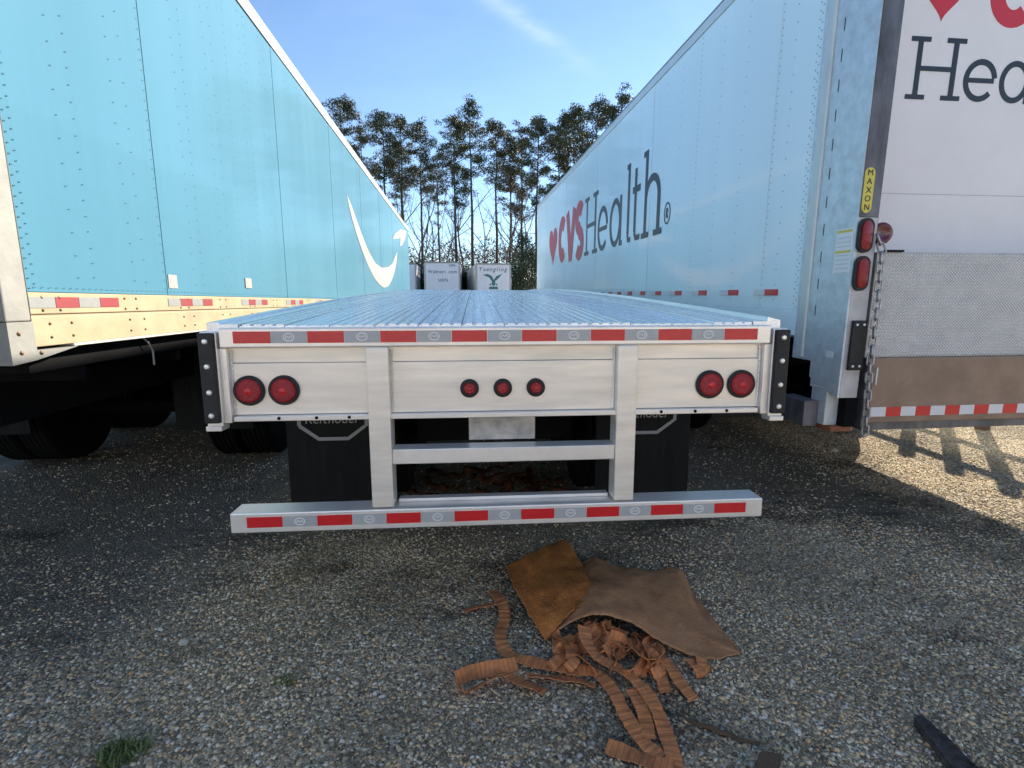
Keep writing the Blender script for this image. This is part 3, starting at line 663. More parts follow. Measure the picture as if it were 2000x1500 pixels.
# rear frame post, door, liftgate column
bx('rear_post', GALV, wt, -.004, .10, -.19, .008, 1.20, RT4+.09, .004)
b = B(); tube(b, [(-.010, -.10, 1.22), (-.010, -.10, RT4)], .012, 8); link('post_bead', done(b), mat('pale_post', (.66, .70, .68), .4, .1, .15, 4), wt)
bx('post_strip', mat('pale_post', (.66, .70, .68), .4), wt, -.0095, .0, -.085, -.03, 1.21, RT4, .003)
bx('rear_door', DOORW, wt, .10, RW-.1, -.03, .03, 1.38, RT4-.05, .004)
for z in (2.305,): bx('door_seam', mat('door_seam_shade', (.45, .45, .48), .6), wt, .12, RW-.12, -.0315, -.029, z, z+.004)
bx('rear_header', GALV, wt, 0, RW, -.19, .0, RT4-.05, RT4+.10, .01)
bx('far_rear_post', GALV, wt, RW-.1, RW, -.46, 0, 1.0, RT4, .005)
b = B(); f = lambda a, c, d: (-.006+d, a, c)
prism(b, [(-.46, 1.0), (-.19, 1.095), (-.19, RT4-.06), (-.46, RT4-.06)], f, .012); link('column_side', done(b), GALV, wt)
ZSP = Rq(1690, 424, -.466).z
bx('column_face', DARKG, wt, .0065, .125, -.462, -.44, 1.0, ZSP, .003)
bx('column_face_upper', GALV2, wt, .0, .122, -.466, -.44, ZSP, RT4-.06, .003)
bx('column_back', GALV, wt, .0065, .12, -.44, -.19, 1.03, RT4-.06)
bx('column_seal', BLACK, wt, .126, .135, -.45, -.2, 1.05, RT4-.06)
for z in [1.5+.17*i for i in range(14)]: bx('column_slot', STEEL, wt, -.0075, -.0055, -.186, -.182, z, z+.07)
def face(u, v): return Rq(u, v, -.466)
# yellow label with its letters
pa, pb = face(1701, 327), face(1692, 416); lw = .062; cxl = (pa.x+pb.x)/2-.004
b = B(); zt_, zb_ = pa.z, pb.z; r = lw/2
prism(b, [(cxl+q[0], q[1]) for q in arc(0, zt_-r, r, r, 0, 180, 14)+arc(0, zb_+r, r, r, 180, 360, 14)], lambda a, c, d: (a, -.467-d, c), .003)
yl_ = link('yellow_label', done(b), YEL, wt); letters(yl_, 'letter', 'MAXON', .048, DECALK, (cxl, -.4712, (zt_+zb_)/2), (PI/2, 0, 0), vertical=True)
# oval lamps
def oval(uc, v0, v1):
    p0, p1 = face(uc+3, v0), face(uc-3, v1); cx = (p0.x+p1.x)/2; ro = .047; r2 = .031
    def cap(r, z0, z1): return [(cx+q[0], q[1]) for q in arc(0, z1-ro, r, r, 0, 180, 14)+arc(0, z0+ro, r, r, 180, 360, 14)]
    b = B(); prism(b, cap(ro, p1.z, p0.z), lambda a, c, d: (a, -.4665-d, c), .016); g_ = link('oval_lamp', done(b), BLACK, wt)
    b = B(); prism(b, cap(r2, p1.z, p0.z), lambda a, c, d: (a, -.48-d, c), .012); bmesh.ops.bevel(b, geom=list(b.edges), offset=.004, segments=2, affect='EDGES'); link('lens', done(b), LENS, g_, smooth=True)
oval(1688, 426, 494); oval(1680, 500, 568)
# black pad with bolts on the column
p0, p1 = face(1660, 626), face(1692, 722)
pd = bx('bumper_pad', BLACK, wt, p0.x+.012, p0.x+.105, -.485, -.466, p1.z, p0.z, .004)
for xx in (.035, .08):
    for zz in (p0.z-.025, p1.z+.025):
        b = B(); lathe(b, [(-.006, .004), (-.004, .008), (0, .008)], 'Y', 8, (p0.x+xx, -.486, zz)); link('bolt', done(b), ALUB, pd)
# stickers on the column side
def sidepx(u, v): return Rp(u, v)
for (u0, v0, u1, v1) in ((1637, 450, 1660, 534),):
    p0, p1 = sidepx(u0, v0), sidepx(u1, v1); zc = (p0.z+p1.z)/2
    st = bx('safety_label', DECALW, wt, -.0085, -.0055, min(p0.y, p1.y), max(p0.y, p1.y), p1.z, p0.z)
    ya, yb = min(p0.y, p1.y), max(p0.y, p1.y)
    for zz in (p0.z-.012, zc): bx('label_band', YEL, st, -.0095, -.0083, ya+.006, yb-.006, zz-.009, zz+.006)
    for i in range(9): bx('printed_line', mat('pale_print', (.45, .52, .58), .5), st, -.0093, -.0083, ya+.01, yb-.014, p0.z-.05-.026*i-.004, p0.z-.05-.026*i)
p0 = sidepx(1622, 692); bx('small_label', DECALW, wt, -.0085, -.0055, p0.y-.03, p0.y+.03, p0.z-.02, p0.z+.02)
# lower bracket below the column
bx('lower_bracket', GALV, wt, .0, .09, -.36, -.22, .80, 1.045, .004)
bx('bracket_plate', GALV2, wt, -.10, .0, -.30, -.05, .78, .95, .004)
bx('bracket_arm', STEEL, wt, .09, .17, -.42, -.2, .80, 1.0, .004)
bx('orange_block', mat('orange_steel', (.30, .11, .05), .7, 0, .3, 12), wt, .02, .17, -.40, -.25, .765, .80, .004)
# folded platform: diamond plate on top, brown lower leaf with tape, frame below
PX0 = Rq(1718, 600, -.40).x; PZ1 = Rq(1800, 493, -.40).z; PZ0 = Rq(1800, 697, -.40).z; PZB = Rq(1800, 822, -.42).z
bx('platform_plate', DPLATE, wt, PX0-.06, RW-.16, -.40, -.36, PZ0, PZ1, .004)
V, F = [], []; rr_ = 0; st_ = .021
zc = PZ0+.012; row = 0
while zc < PZ1-.01:
    xc = PX0-.05+(st_/2 if row % 2 else 0)
    while xc < RW-.75:
        sl = 1 if row % 2 else -1; i0 = len(V); L_, w_ = .0115, .0032
        dx, dz_ = .707*L_, .707*L_*sl; ex, ez = -.707*w_*sl, .707*w_
        V += [(xc-dx, -.4005, zc-dz_), (xc+ex, -.4005, zc+ez), (xc+dx, -.4005, zc+dz_), (xc-ex, -.4005, zc-ez), (xc, -.4045, zc)]
        F += [(i0, i0+1, i0+4), (i0+1, i0+2, i0+4), (i0+2, i0+3, i0+4), (i0+3, i0, i0+4)]
        xc += st_
    zc += st_/2; row += 1
me = bpy.data.meshes.new('treads'); me.from_pydata(V, [], F); o = link('tread_diamonds', me, TREAD, wt); o['kind'] = 'stuff'
bx('platform_leaf', BROWN, wt, PX0-.015, RW-.16, -.43, -.39, PZB, PZ0, .005)
bx('platform_side', GALV2, wt, PX0-.055, PX0-.016, -.43, -.36, PZB-.03, PZ0-.002, .004)
bx('leaf_handle', GALV, wt, PX0+.002, PX0+.012, -.437, -.43, PZ0-.17, PZ0-.06)
bx('platform_beam', GALV2, wt, PX0-.03, RW-.16, -.41, -.34, PZB-.055, PZB-.002, .004)
tz1, tz0 = Rq(1800, 793, -.43).z, Rq(1800, 811, -.43).z
xt = PX0+.0; k = 0
while xt < RW-.35:
    wdt = .105; bx('white_reflector' if k % 2 == 0 else 'red_reflector', WHT2 if k % 2 == 0 else RED, wt, xt, xt+wdt-.001, -.4335, -.429, tz0, tz1); xt += wdt; k += 1
bx('platform_latch', STEEL, wt, PX0-.02, PX0+.10, -.42, -.40, PZ1, PZ1+.012)
# door lettering
def doorx(u, v): return Rq(u, v, -.0325)
hb, ht_ = doorx(1770, 193), doorx(1785, 70); ch_ = ht_.z-hb.z; fnd = lambda x0, z0: (lambda a, c, d: (x0+a, -.0312-d, z0+c))
sw = .036; xx = doorx(1772, 150).x
wH = doorx(1880, 130).x-xx+.02
for ch, w, gap in (('H', wH, .0), ('e', .245, .02), ('a', .25, .03), ('l', .1, .02), ('t', .14, .02), ('h', .28, 0)):
    putglyph(wt, ch, w, ch_, sw, fnd(xx, hb.z), DECALK); xx += w+gap
zt2 = doorx(1838, 42).z; xh_ = doorx(1838, 42).x
putglyph(wt, '*', .30, .34, .1, fnd(xh_-.15, zt2), DECALR)
xx = doorx(1930, 20).x
for ch in 'CVS': putglyph(wt, ch, .36, .42, .105, fnd(xx, zt2-.012), DECALR); xx += .37
# round red lamp behind the column
rc = Rq(1722, 456, -.38); b = B(); lathe(b, [(-.012, .012), (-.013, .038), (-.017, .042), (-.016, .060), (-.006, .066), (.02, .066)], 'Y', 26, (rc.x, -.38, rc.z)); rl = link('round_lamp', done(b), mat('maroon_lens', (.12, .006, .018), .25, coat=.4), wt, smooth=True)
bx('lamp_bracket', GALV, rl, rc.x-.05, rc.x+.01, -.36, -.19, rc.z-.02, rc.z+.02)

# safety chain, links alternate flat and edge-on
chn = empty('safety_chain'); tag(chn, 'zinc chain hanging beside the liftgate of the white trailer', 'chain')
path = [(1716, 468), (1722, 486), (1719, 530), (1714, 590), (1707, 650), (1699, 710), (1695, 765), (1692, 815), (1689, 848)]
cp = [ypx(u, v, 2.905) for u, v in path]; d = [0]
for a, c in zip(cp, cp[1:]): d.append(d[-1]+(c-a).length)
b = B(); lk = []
NS, MS = 20, 6
def linkmesh():
    V, F = [], []; R0, h, r = .0165, .019, .006
    cl_ = []
    for i in range(NS):
        a = 2*PI*i/NS; cl_.append(Vector((R0*math.cos(a), 0, R0*math.sin(a)+(h if math.sin(a) >= 0 else -h))))
    for i in range(NS):
        t = (cl_[(i+1) % NS]-cl_[i-1]).normalized(); n1 = Vector((0, 1, 0)); n2 = t.cross(n1)
        for k in range(MS): V.append(cl_[i]+(n1*math.cos(2*PI*k/MS)+n2*math.sin(2*PI*k/MS))*r)
    for i in range(NS):
        for k in range(MS): F.append((i*MS+k, i*MS+(k+1) % MS, ((i+1) % NS)*MS+(k+1) % MS, ((i+1) % NS)*MS+k))
    m_ = bpy.data.meshes.new('chain_link'); m_.from_pydata(V, [], F); m_.shade_smooth(); m_.materials.append(CHAINM); return m_
LM = linkmesh(); t = 0; k = 0
chn.location = cp[0]
while t < d[-1]:
    j = max(i for i in range(len(d)) if d[i] <= t); j = min(j, len(cp)-2); p = cp[j].lerp(cp[j+1], (t-d[j])/(d[j+1]-d[j])); dr = (cp[j+1]-cp[j]).normalized()
    q = dr.to_track_quat('Z', 'Y') @ Matrix.Rotation(PI/2*(k % 2)+.5, 3, 'Z').to_quaternion()
    o = link('chain_link', LM, None, chn, p-cp[0]); o.rotation_mode = 'QUATERNION'; o.rotation_quaternion = q; t += .055; k += 1

# ------------------------------------------------------------------ unseen timber fence added beyond the liftgate to cast bars on the lit gravel
fe = empty('shadow_fence', (6.2, 5.2, 0)); tag(fe, 'unseen low timber fence added behind the folded liftgate to cast bar shadows', 'fence')
for y in (-.9, -.2, .46, .96, 1.5, 2.2): bx('fence_post', WOOD, fe, -.05, .05, y-.055, y+.055, 0, 1.35)
for z in (.50, 1.02): bx('fence_rail', WOOD, fe, -.068, -.051, -1.2, 2.5, z, z+.12)

# ------------------------------------------------------------------ parked trailers in the background
def far_trailer(name, u0, u1, vt, y, label, lean=0, yaw=0, length=12):
    a, c = ypx(u0, vt, y), ypx(u1, vt, y); w = c.x-a.x; top = a.z; g0 = gz(y)
    t = empty(name, ((a.x+c.x)/2, y, g0), (0, 0, yaw)); tag(t, label, 'box trailer', 'trailers parked in the background'); h = top-g0
    DW = mat('far_white_paint', (.88, .86, .90), .45, 0, .1, 1.5)
    n = 4
    for k in range(n): bx('end_panel', DW, t, -w/2+w*k/n+.004, -w/2+w*(k+1)/n-.004, 0 if k % 2 else .004, .04, 1.1, h-.1)
    bx('top_rail', WRAIL, t, -w/2-.02, w/2+.02, -.03, .05, h-.1, h, .01)
    for sx in (-1, 1): bx('corner_post', GREYP, t, sx*w/2-.06, sx*w/2+.06, -.02, .06, 1.05, h-.1, .01)
    bx('body', mat('far_side_paint', (.6, .58, .56), .5, 0, .15, 1), t, -w/2, w/2, .06, length, 1.1, h-.02)
    bx('bottom_sill', STEEL, t, -w/2, w/2, 0, length, .95, 1.09)
    for s in (1.2, 2.5):
        for sx in (-1, 1):
            ty = link('tyre', TY, None, t, (sx*(w/2-.2), s, .515), (0, 0, PI if sx < 0 else 0)); link('rim', RM, None, ty)
    gear(t, length-2, -w/2, w/2, 1.0, .02*(length-2))
    bx('underride_guard', STEEL, t, -w/2, w/2, 0, .1, .5, .6)
    return t, w, h
ft, w, h = far_trailer('far_box_trailer', 829, 897, 511, 37, 'white box trailer end with small blue wording, left of the two in the distance')
letters(ft, 'letter', 'Walmart', .34, DECALN, (-.38, -.006, h-.70), (PI/2, 0, 0)); letters(ft, 'letter', '.com', .34, DECALN, (.72, -.006, h-.70), (PI/2, 0, 0))
letters(ft, 'letter', '50576', .30, DECALN, (.05, -.006, h-1.30), (PI/2, 0, 0)); letters(ft, 'letter', '5306', .24, DECALN, (.72, -.006, h-.26), (PI/2, 0, 0))
ft, w, h = far_trailer('far_box_trailer', 930, 997, 514, 36, 'white box trailer end with dark script and green bird emblem in the distance', yaw=.10)
letters(ft, 'letter', 'Yuengling', .40, DECALN, (.0, -.006, h-.42), (PI/2, 0, 0), shear=.3)
b = B(); f = lambda a, c, d: (a, -.003-d, h-1.18+c)
for P in ([(-.75, .38), (-.4, .45), (-.1, .3), (0, .05), (-.12, -.05), (-.3, .2)], [(.02, .05), (.2, .3), (.62, .46), (.4, .2), (.15, -.02)],
          [(-.1, .05), (.1, .05), (.14, -.25), (.0, -.4), (-.14, -.25)], [(-.28, -.42), (.28, -.42), (.34, -.6), (-.34, -.6)], [(-.32, -.3), (-.18, -.18), (-.16, -.35)], [(.3, -.3), (.18, -.18), (.16, -.35)]):
    e_ = B(); prism(e_, P, f, .003); link('bird_emblem', done(e_), DECALT, ft)
b.free()
far_trailer('far_box_trailer', 760, 811, 514, 40, 'cream box trailer edge showing just past the nose of the blue trailer')
far_trailer('far_box_trailer', 1028, 1085, 545, 52, 'low pale box trailer half hidden past the nose of the white lettered trailer')

# unseen trailers added behind the camera to bounce sunlight into the shade
for k, x in enumerate((-9.5, -5.2, -.9, 3.4, 7.7)):
    t = empty('fill_box_trailer', (x, -8.2+.4*(k % 2), 0)); tag(t, ['leftmost', 'second', 'middle', 'fourth', 'rightmost'][k]+' white box trailer of the unseen sunlit row added behind the camera to brighten the shade', 'box trailer', 'unseen row added for bounce light')
    for q in range(4): bx('end_panel', DOORW, t, -1.29+.645*q+.004, -1.29+.645*(q+1)-.004, -.04 if q % 2 else -.044, 0, 1.1, 4.0)
    bx('top_rail', DOORW, t, -1.3, 1.3, -.05, .02, 4.0, 4.1, .01); bx('body', DOORW, t, -1.28, 1.28, -13, -.05, 1.12, 4.08); bx('bottom_sill', STEEL, t, -1.28, 1.28, -13, 0, .95, 1.1)
    gear(t, -2.5, -1.29, 1.29, 1.0, 0)
    for s_ in (-9.5, -10.8): axle(t, s_, -1.27, 1.27, .515)
# ------------------------------------------------------------------ trees
def cards(P, size, rngp, elong=1.0, per=1):
    """thin leaf faces around points (numpy arrays)"""
    n = len(P); a = rngp.normal(size=(n, 3)); a /= np.linalg.norm(a, axis=1)[:, None]
    b2 = rngp.normal(size=(n, 3)); b2 -= (b2*a).sum(1)[:, None]*a; b2 /= np.linalg.norm(b2, axis=1)[:, None]
    s = size*rngp.uniform(.6, 1.3, (n, 1)); A = a*s*elong; Bv = b2*s*.35
    V = np.stack([P-A*.5, P+Bv*.5, P+A*.5, P-Bv*.5], 1).reshape(-1, 3)
    F = (np.arange(4)[None]+4*np.arange(n)[:, None])
    return V, F
def npmesh(name, V, F):
    me = bpy.data.meshes.new(name); k = F.shape[1]
    me.vertices.add(len(V)); me.vertices.foreach_set('co', V.astype(np.float32).ravel()); me.loops.add(F.size); me.loops.foreach_set('vertex_index', F.astype(np.int32).ravel())
    me.polygons.add(len(F)); me.polygons.foreach_set('loop_start', np.arange(0, F.size, k, dtype=np.int32)); me.update(); me.validate(); return me
def pine(seed, lo=.45, wid=3.2, dens=1.0, h=26.0):
    rd = random.Random(seed); rn = np.random.default_rng(seed); bt_ = B(); pts = []
    n = 12; bend = [(0, 0)]
    for i in range(n): bend.append((bend[-1][0]+rd.uniform(-.11, .11), bend[-1][1]+rd.uniform(-.11, .11)))
    def tr(t): 
        i = min(int(t*n), n-1); f_ = t*n-i; return Vector((bend[i][0]*(1-f_)+bend[i+1][0]*f_, bend[i][1]*(1-f_)+bend[i+1][1]*f_, t*h))
    tube(bt_, [tr(i/n) for i in range(n+1)], [.27*(1-.86*(i/n)) for i in range(n+1)], 8)
    br = B(); t = lo-.16; clumps = []
    while t < .995:
        q = (t-lo)/(1-lo); ang = rd.uniform(0, 2*PI)
        if q < 0: prob, Lb = .35, rd.uniform(.8, 2.2)
        else:
            prof = (q*2.6+.35) if q < .25 else (1.0 if q < .62 else 1.0-((q-.62)/.38)**1.6*.86)
            Lb = wid*min(prof, 1.0)*rd.uniform(.5, 1.15); prob = .95
        if rd.random() < prob:
            p0 = tr(t); up = rd.uniform(-.05, .35)+.5*max(q, 0)**2
            dirv = Vector((math.cos(ang), math.sin(ang), up)).normalized(); pp = [p0]; 
            for k in range(1, 5): pp.append(p0+dirv*Lb*k/4+Vector((rd.uniform(-.12, .12), rd.uniform(-.12, .12), rd.uniform(-.1, .15)*k/2)))
            tube(br, pp, [.055*(1-.2*k) for k in range(5)], 4, False)
            for k in range(2, 5):
                if q < 0 and rd.random() < .75: continue
                for _ in range(2 if rd.random() < dens*.8 else 1):
                    c = pp[k]+Vector((rd.gauss(0, .34), rd.gauss(0, .34), rd.gauss(.05, .22))); clumps.append((c, rd.uniform(.42, .85)))
                    if rd.random() < .5: tube(br, [pp[k-1], c], [.02, .008], 3, False)
        t += rd.uniform(.007, .019) if q > 0 else rd.uniform(.02, .05)
    P = []
    for c, r in clumps:
        m_ = int(30*dens*(r/.5)**2)+8; g_ = rn.normal(size=(m_, 3)); g_ /= np.linalg.norm(g_, axis=1)[:, None]; g_ *= (r*rn.uniform(.25, 1, (m_, 1))**.6); g_[:, 2] *= .62
        P.append(np.array(c)[None]+g_)
    V, F = cards(np.concatenate(P), .27, rn, 1.0)
    return done(bt_, 'trunk'), done(br, 'limbs'), npmesh('crown', V, F)
PV = [pine(11, .64, 3.1, 1.0), pine(12, .56, 3.4, 1.05), pine(13, .68, 2.8, .95), pine(14, .50, 3.4, 1.1), pine(15, .62, 2.7, .95)]
PT = [(622, 215, 60, 3, 1, 'pine crown peeking over the roof edge of the blue trailer, farthest left'),
      (668, 196, 66, 1, 0, 'tall pine just right of the blue trailer roof edge, with wispy top'),
      (702, 262, 58, 3, 1, 'low dense olive-green pine against the blue trailer roof edge'),
      (745, 220, 64, 0, 0, 'pine with thin bare trunk, second clear crown from the blue trailer'),
      (812, 237, 68, 4, 0, 'slim pine standing above the gap left of the left far white trailer'),
      (885, 231, 56, 1, 0, 'pine with the thickest dark trunk, between the two far white trailers'),
      (925, 201, 70, 4, 0, 'tallest middle pine rising behind the thick dark trunk'),
      (968, 238, 62, 0, 1, 'pale-topped pine with a straight trunk above the bird-emblem trailer'),
      (996, 262, 74, 2, 0, 'thin pine behind the bird-emblem trailer, small high crown'),
      (1047, 232, 58, 1, 0, 'dark pine whose trunk stands at the nose of the lettered trailer'),
      (1090, 258, 68, 3, 1, 'bushy pine low behind the roof of the lettered trailer'),
      (1128, 212, 62, 1, 0, 'broad dark pine crown above the roof of the lettered trailer'),
      (1168, 198, 70, 0, 0, 'pine crown second from right above the lettered trailer roof'),
      (1212, 180, 62, 3, 0, 'rightmost pine crown touching the lettered trailer roof line'),
      (1262, 190, 66, 1, 0, 'pine mostly hidden behind the lettered trailer roof, far right'),
      (782, 232, 72, 0, 0, 'pine filling the gap left of the slim pine'),
      (1020, 246, 72, 3, 1, 'full olive pine behind the evergreen shrub'),
      (1105, 226, 72, 1, 0, 'pine rising left of the broad dark crown over the lettered trailer'),
      (855, 300, 80, 2, 0, 'small far pine just left of the thick dark trunk'),
      (780, 280, 78, 2, 0, 'small far pine between the two left-hand bare trunks')]
for i, (u, v, y, k, ol, lab) in enumerate(PT):
    p = ypx(u, v, y); g0 = gz(y); hh = p.z-g0; t = empty('pine_tree', (p.x, y, g0), (0, 0, i*1.7)); sc = hh/26.3
    t.scale = (sc, sc, sc); tag(t, lab, 'pine tree', 'pines behind the yard')
    tk, lb, cw = PV[k]
    link('trunk', tk, BARK, t); link('limbs', lb, BARK, t)['kind'] = 'stuff'
    o = link('crown', cw, None, t)
    if not cw.materials: cw.materials.append(NEED)
    o.material_slots[0].link = 'OBJECT'; o.material_slots[0].material = NEED2 if ol else NEED
def bare(seed, h=15):
    rd = random.Random(seed); a = B(); c = B()
    def grow(p, d, L, r, dep):
        pts = [p]; 
        for k in range(3): 
            d = (d+Vector((rd.gauss(0, .1), rd.gauss(0, .1), rd.gauss(.03, .06)))).normalized(); pts.append(pts[-1]+d*L/3)
        tube(a if dep == 0 else c, pts, [r, r*.85, r*.7, r*.55], 5 if dep < 2 else 3, False)
        if dep >= 4: return
        for k in range(3 if dep else 7):
            q = pts[rd.choice((1, 2, 3))] if dep else pts[0].lerp(pts[-1], rd.uniform(.3, 1))
            nd = (d+Vector((rd.gauss(0, .55), rd.gauss(0, .55), rd.gauss(.1, .3)))).normalized()
            grow(q, nd, L*rd.uniform(.42, .66), r*.45, dep+1)
    grow(Vector((0, 0, 0)), Vector((0, 0, 1)), h*.62, .13, 0)
    return done(a, 'trunk'), done(c, 'branches')
BV = [bare(s_) for s_ in (3, 4, 5)]
for i, (u, v, y, lab) in enumerate([(806, 330, 50, 'bare forked tree at the nose of the blue trailer'), (790, 345, 55, 'bare tree half hidden behind the nose of the blue trailer'),
                                    (838, 370, 54, 'thin bare tree above the left far white trailer'), (862, 390, 60, 'bare sapling left of the thick dark pine trunk'), (908, 350, 62, 'bare tree just right of the thick dark pine trunk'),
                                    (945, 365, 56, 'bare tree above the left side of the bird-emblem trailer'), (985, 340, 60, 'bare tree above the right side of the bird-emblem trailer'), (1012, 385, 50, 'bare tree beside the dark evergreen shrub'), (1030, 350, 64, 'bare tree behind the evergreen shrub')]):
    p = ypx(u, v, y); g0 = gz(y); t = empty('bare_tree', (p.x, y, g0), (0, 0, i*2.1)); sc = (p.z-g0)/14.0; t.scale = (sc, sc, sc); tag(t, lab, 'bare tree', 'leafless trees behind the yard')
    link('trunk', BV[i % 3][0], BARK2, t); link('branches', BV[i % 3][1], BARK2, t)['kind'] = 'stuff'
def bush(u, v, y, w, lab, seed, m=SHRUB):
    rn = np.random.default_rng(seed); p = ypx(u, v, y); g0 = gz(y); h = p.z-g0; t = empty('evergreen_shrub', (p.x, y, g0)); tag(t, lab, 'shrub', 'evergreen shrubs')
    P = []
    for k in range(70):
        q = rn.uniform(.06, 1)**.8; r = w*(1.05-q)*.9; c = np.array([rn.normal(0, r*.5), rn.normal(0, r*.5), q*h*.96]); g_ = rn.normal(size=(60, 3))*np.array([.38, .38, .32]); P.append(c[None]+g_)
    V, F = cards(np.concatenate(P), .22, rn); link('foliage', npmesh('foliage', V, F), m, t)
    b = B(); tube(b, [(0, 0, 0), (.05, 0, h*.5), (0, .05, h*.92)], [.09, .06, .02], 6)
    for k in range(8): tube(b, [(0, 0, h*(.1+.1*k)), (rn.normal(0, w*.5), rn.normal(0, w*.5), h*(.2+.1*k))], [.03, .01], 4)
    link('stem', done(b), BARK, t)
bush(1022, 455, 46, 1.1, 'dark evergreen shrub beside the nose of the lettered trailer', 1)
bush(1038, 480, 50, 1.1, 'dark shrub squeezed against the nose of the lettered trailer', 2)
bush(818, 520, 44, .8, 'low dark shrub in the gap left of the left far white trailer', 3)
bush(903, 528, 44, .7, 'low dark shrub in the gap between the two far white trailers', 4)
bush(1008, 510, 48, 1.0, 'dark shrub right of the bird-emblem trailer', 5)
# far brown woods: one mass along the horizon
rn = np.random.default_rng(9); P = []
for k in range(2600):
    x = rn.uniform(-75, 75); y = rn.uniform(96, 125); hgt = 12.2+3.0*noise.noise(Vector((x*.12, 0, 3)))+1.6*noise.noise(Vector((x*.5, 2, 0))); z = 1.45+hgt*rn.uniform(0, 1)**.7
    P.append(np.array([x, y, z])[None]+rn.normal(size=(32, 3))*np.array([.9, .9, .8]))
V, F = cards(np.concatenate(P), .55, rn); tag(link('distant_woods', npmesh('distant_woods', V, F), WOODS), 'brown winter woods along the horizon behind the pines', 'woods', kind='stuff')

# ------------------------------------------------------------------ hide, straps and litter on the gravel
def sheet(name, fn, nu, nv, m, thick=.004, parent=None, solid=True):
    V = [fn(i/nu, j/nv) for j in range(nv+1) for i in range(nu+1)]
    F = [(j*(nu+1)+i, j*(nu+1)+i+1, (j+1)*(nu+1)+i+1, (j+1)*(nu+1)+i) for j in range(nv) for i in range(nu)]
    me = bpy.data.meshes.new(name); me.from_pydata(V, [], F); me.shade_smooth(); o = link(name, me, m, parent)
    md = o.modifiers.new('s', 'SOLIDIFY'); md.thickness = thick; md.offset = 1; return o
def curve_at(P, t):
    n = len(P)-1; i = min(int(t*n), n-1); f_ = t*n-i
    a, b2, c, d_ = P[max(i-1, 0)], P[i], P[i+1], P[min(i+2, n)]
    return .5*((2*b2)+(c-a)*f_+(2*a-5*b2+4*c-d_)*f_*f_+(3*b2-a-3*c+d_)*f_**3)
def Q(l): return [gpx(u, v, z) for u, v, z in l]
hide = empty('leather_hide', gpx(1190, 1200, 0)); tag(hide, 'large brown leather hide folded over on the gravel, covering the straps', 'hide')
hl = Vector(hide.location)
bot = Q([(1072, 1246, .02), (1100, 1222, .06), (1145, 1204, .105), (1185, 1200, .12), (1235, 1216, .10), (1285, 1248, .065), (1330, 1274, .035), (1380, 1284, .02), (1447, 1276, .008)])
top = Q([(1085, 1160, .03), (1120, 1110, .03), (1160, 1088, .03), (1195, 1102, .03), (1235, 1108, .03), (1275, 1114, .03), (1328, 1112, .04), (1360, 1168, .015), (1447, 1275, .010)])
random.seed(4)
def hidefn(u, v):
    a = curve_at(top, u); c = curve_at(bot, u); p = a.lerp(c, v); p = p+Vector((0, 0, .045*math.sin(PI*v)*math.sin(PI*min(u*1.1, 1))*(1-u*.4)+.012*noise.noise(Vector((u*6, v*5, 1)))+.005*noise.noise(Vector((u*17, v*13, 2)))))
    ed = (abs(v-.5)*2)**6; p = p+Vector((.006*noise.noise(Vector((u*26, v*3, 7))), .009*noise.noise(Vector((u*31, v*3, 9))), 0))*ed
    if u > .97: p.z = max(p.z, .008)
    p.z = max(p.z, .01); return p-hl
sheet('lower_sheet', hidefn, 90, 36, TAUPE, .005, hide)
e0 = Q([(1105, 1053, .06), (1125, 1082, .075), (1150, 1115, .085), (1172, 1140, .09), (1191, 1156, .095)])
e1 = Q([(988, 1108, .02), (1005, 1150, .03), (1025, 1185, .035), (1048, 1222, .03), (1066, 1252, .012)])
def flapfn(u, v):
    a = curve_at(e1, u); c = curve_at(e0, u); p = a.lerp(c, v); lift = .05*math.sin(PI*v)*(.4+.6*u)-.05*max(0, v-.86)/.14*u
    sag = .018*math.sin(PI*v)*(1-u)
    p = p+Vector((0, -sag, lift+.014*noise.noise(Vector((u*4, v*4, 5)))+.006*noise.noise(Vector((u*11, v*11, 8))))); e2 = max((abs(v-.5)*2)**6, (abs(u-.5)*2)**6); p = p+Vector((.008*noise.noise(Vector((u*23, v*23, 4))), .008*noise.noise(Vector((u*21, v*25, 6))), 0))*e2; p.z = max(p.z, .012); return p-hl
sheet('folded_flap', flapfn, 50, 50, RUST, .006, hide)

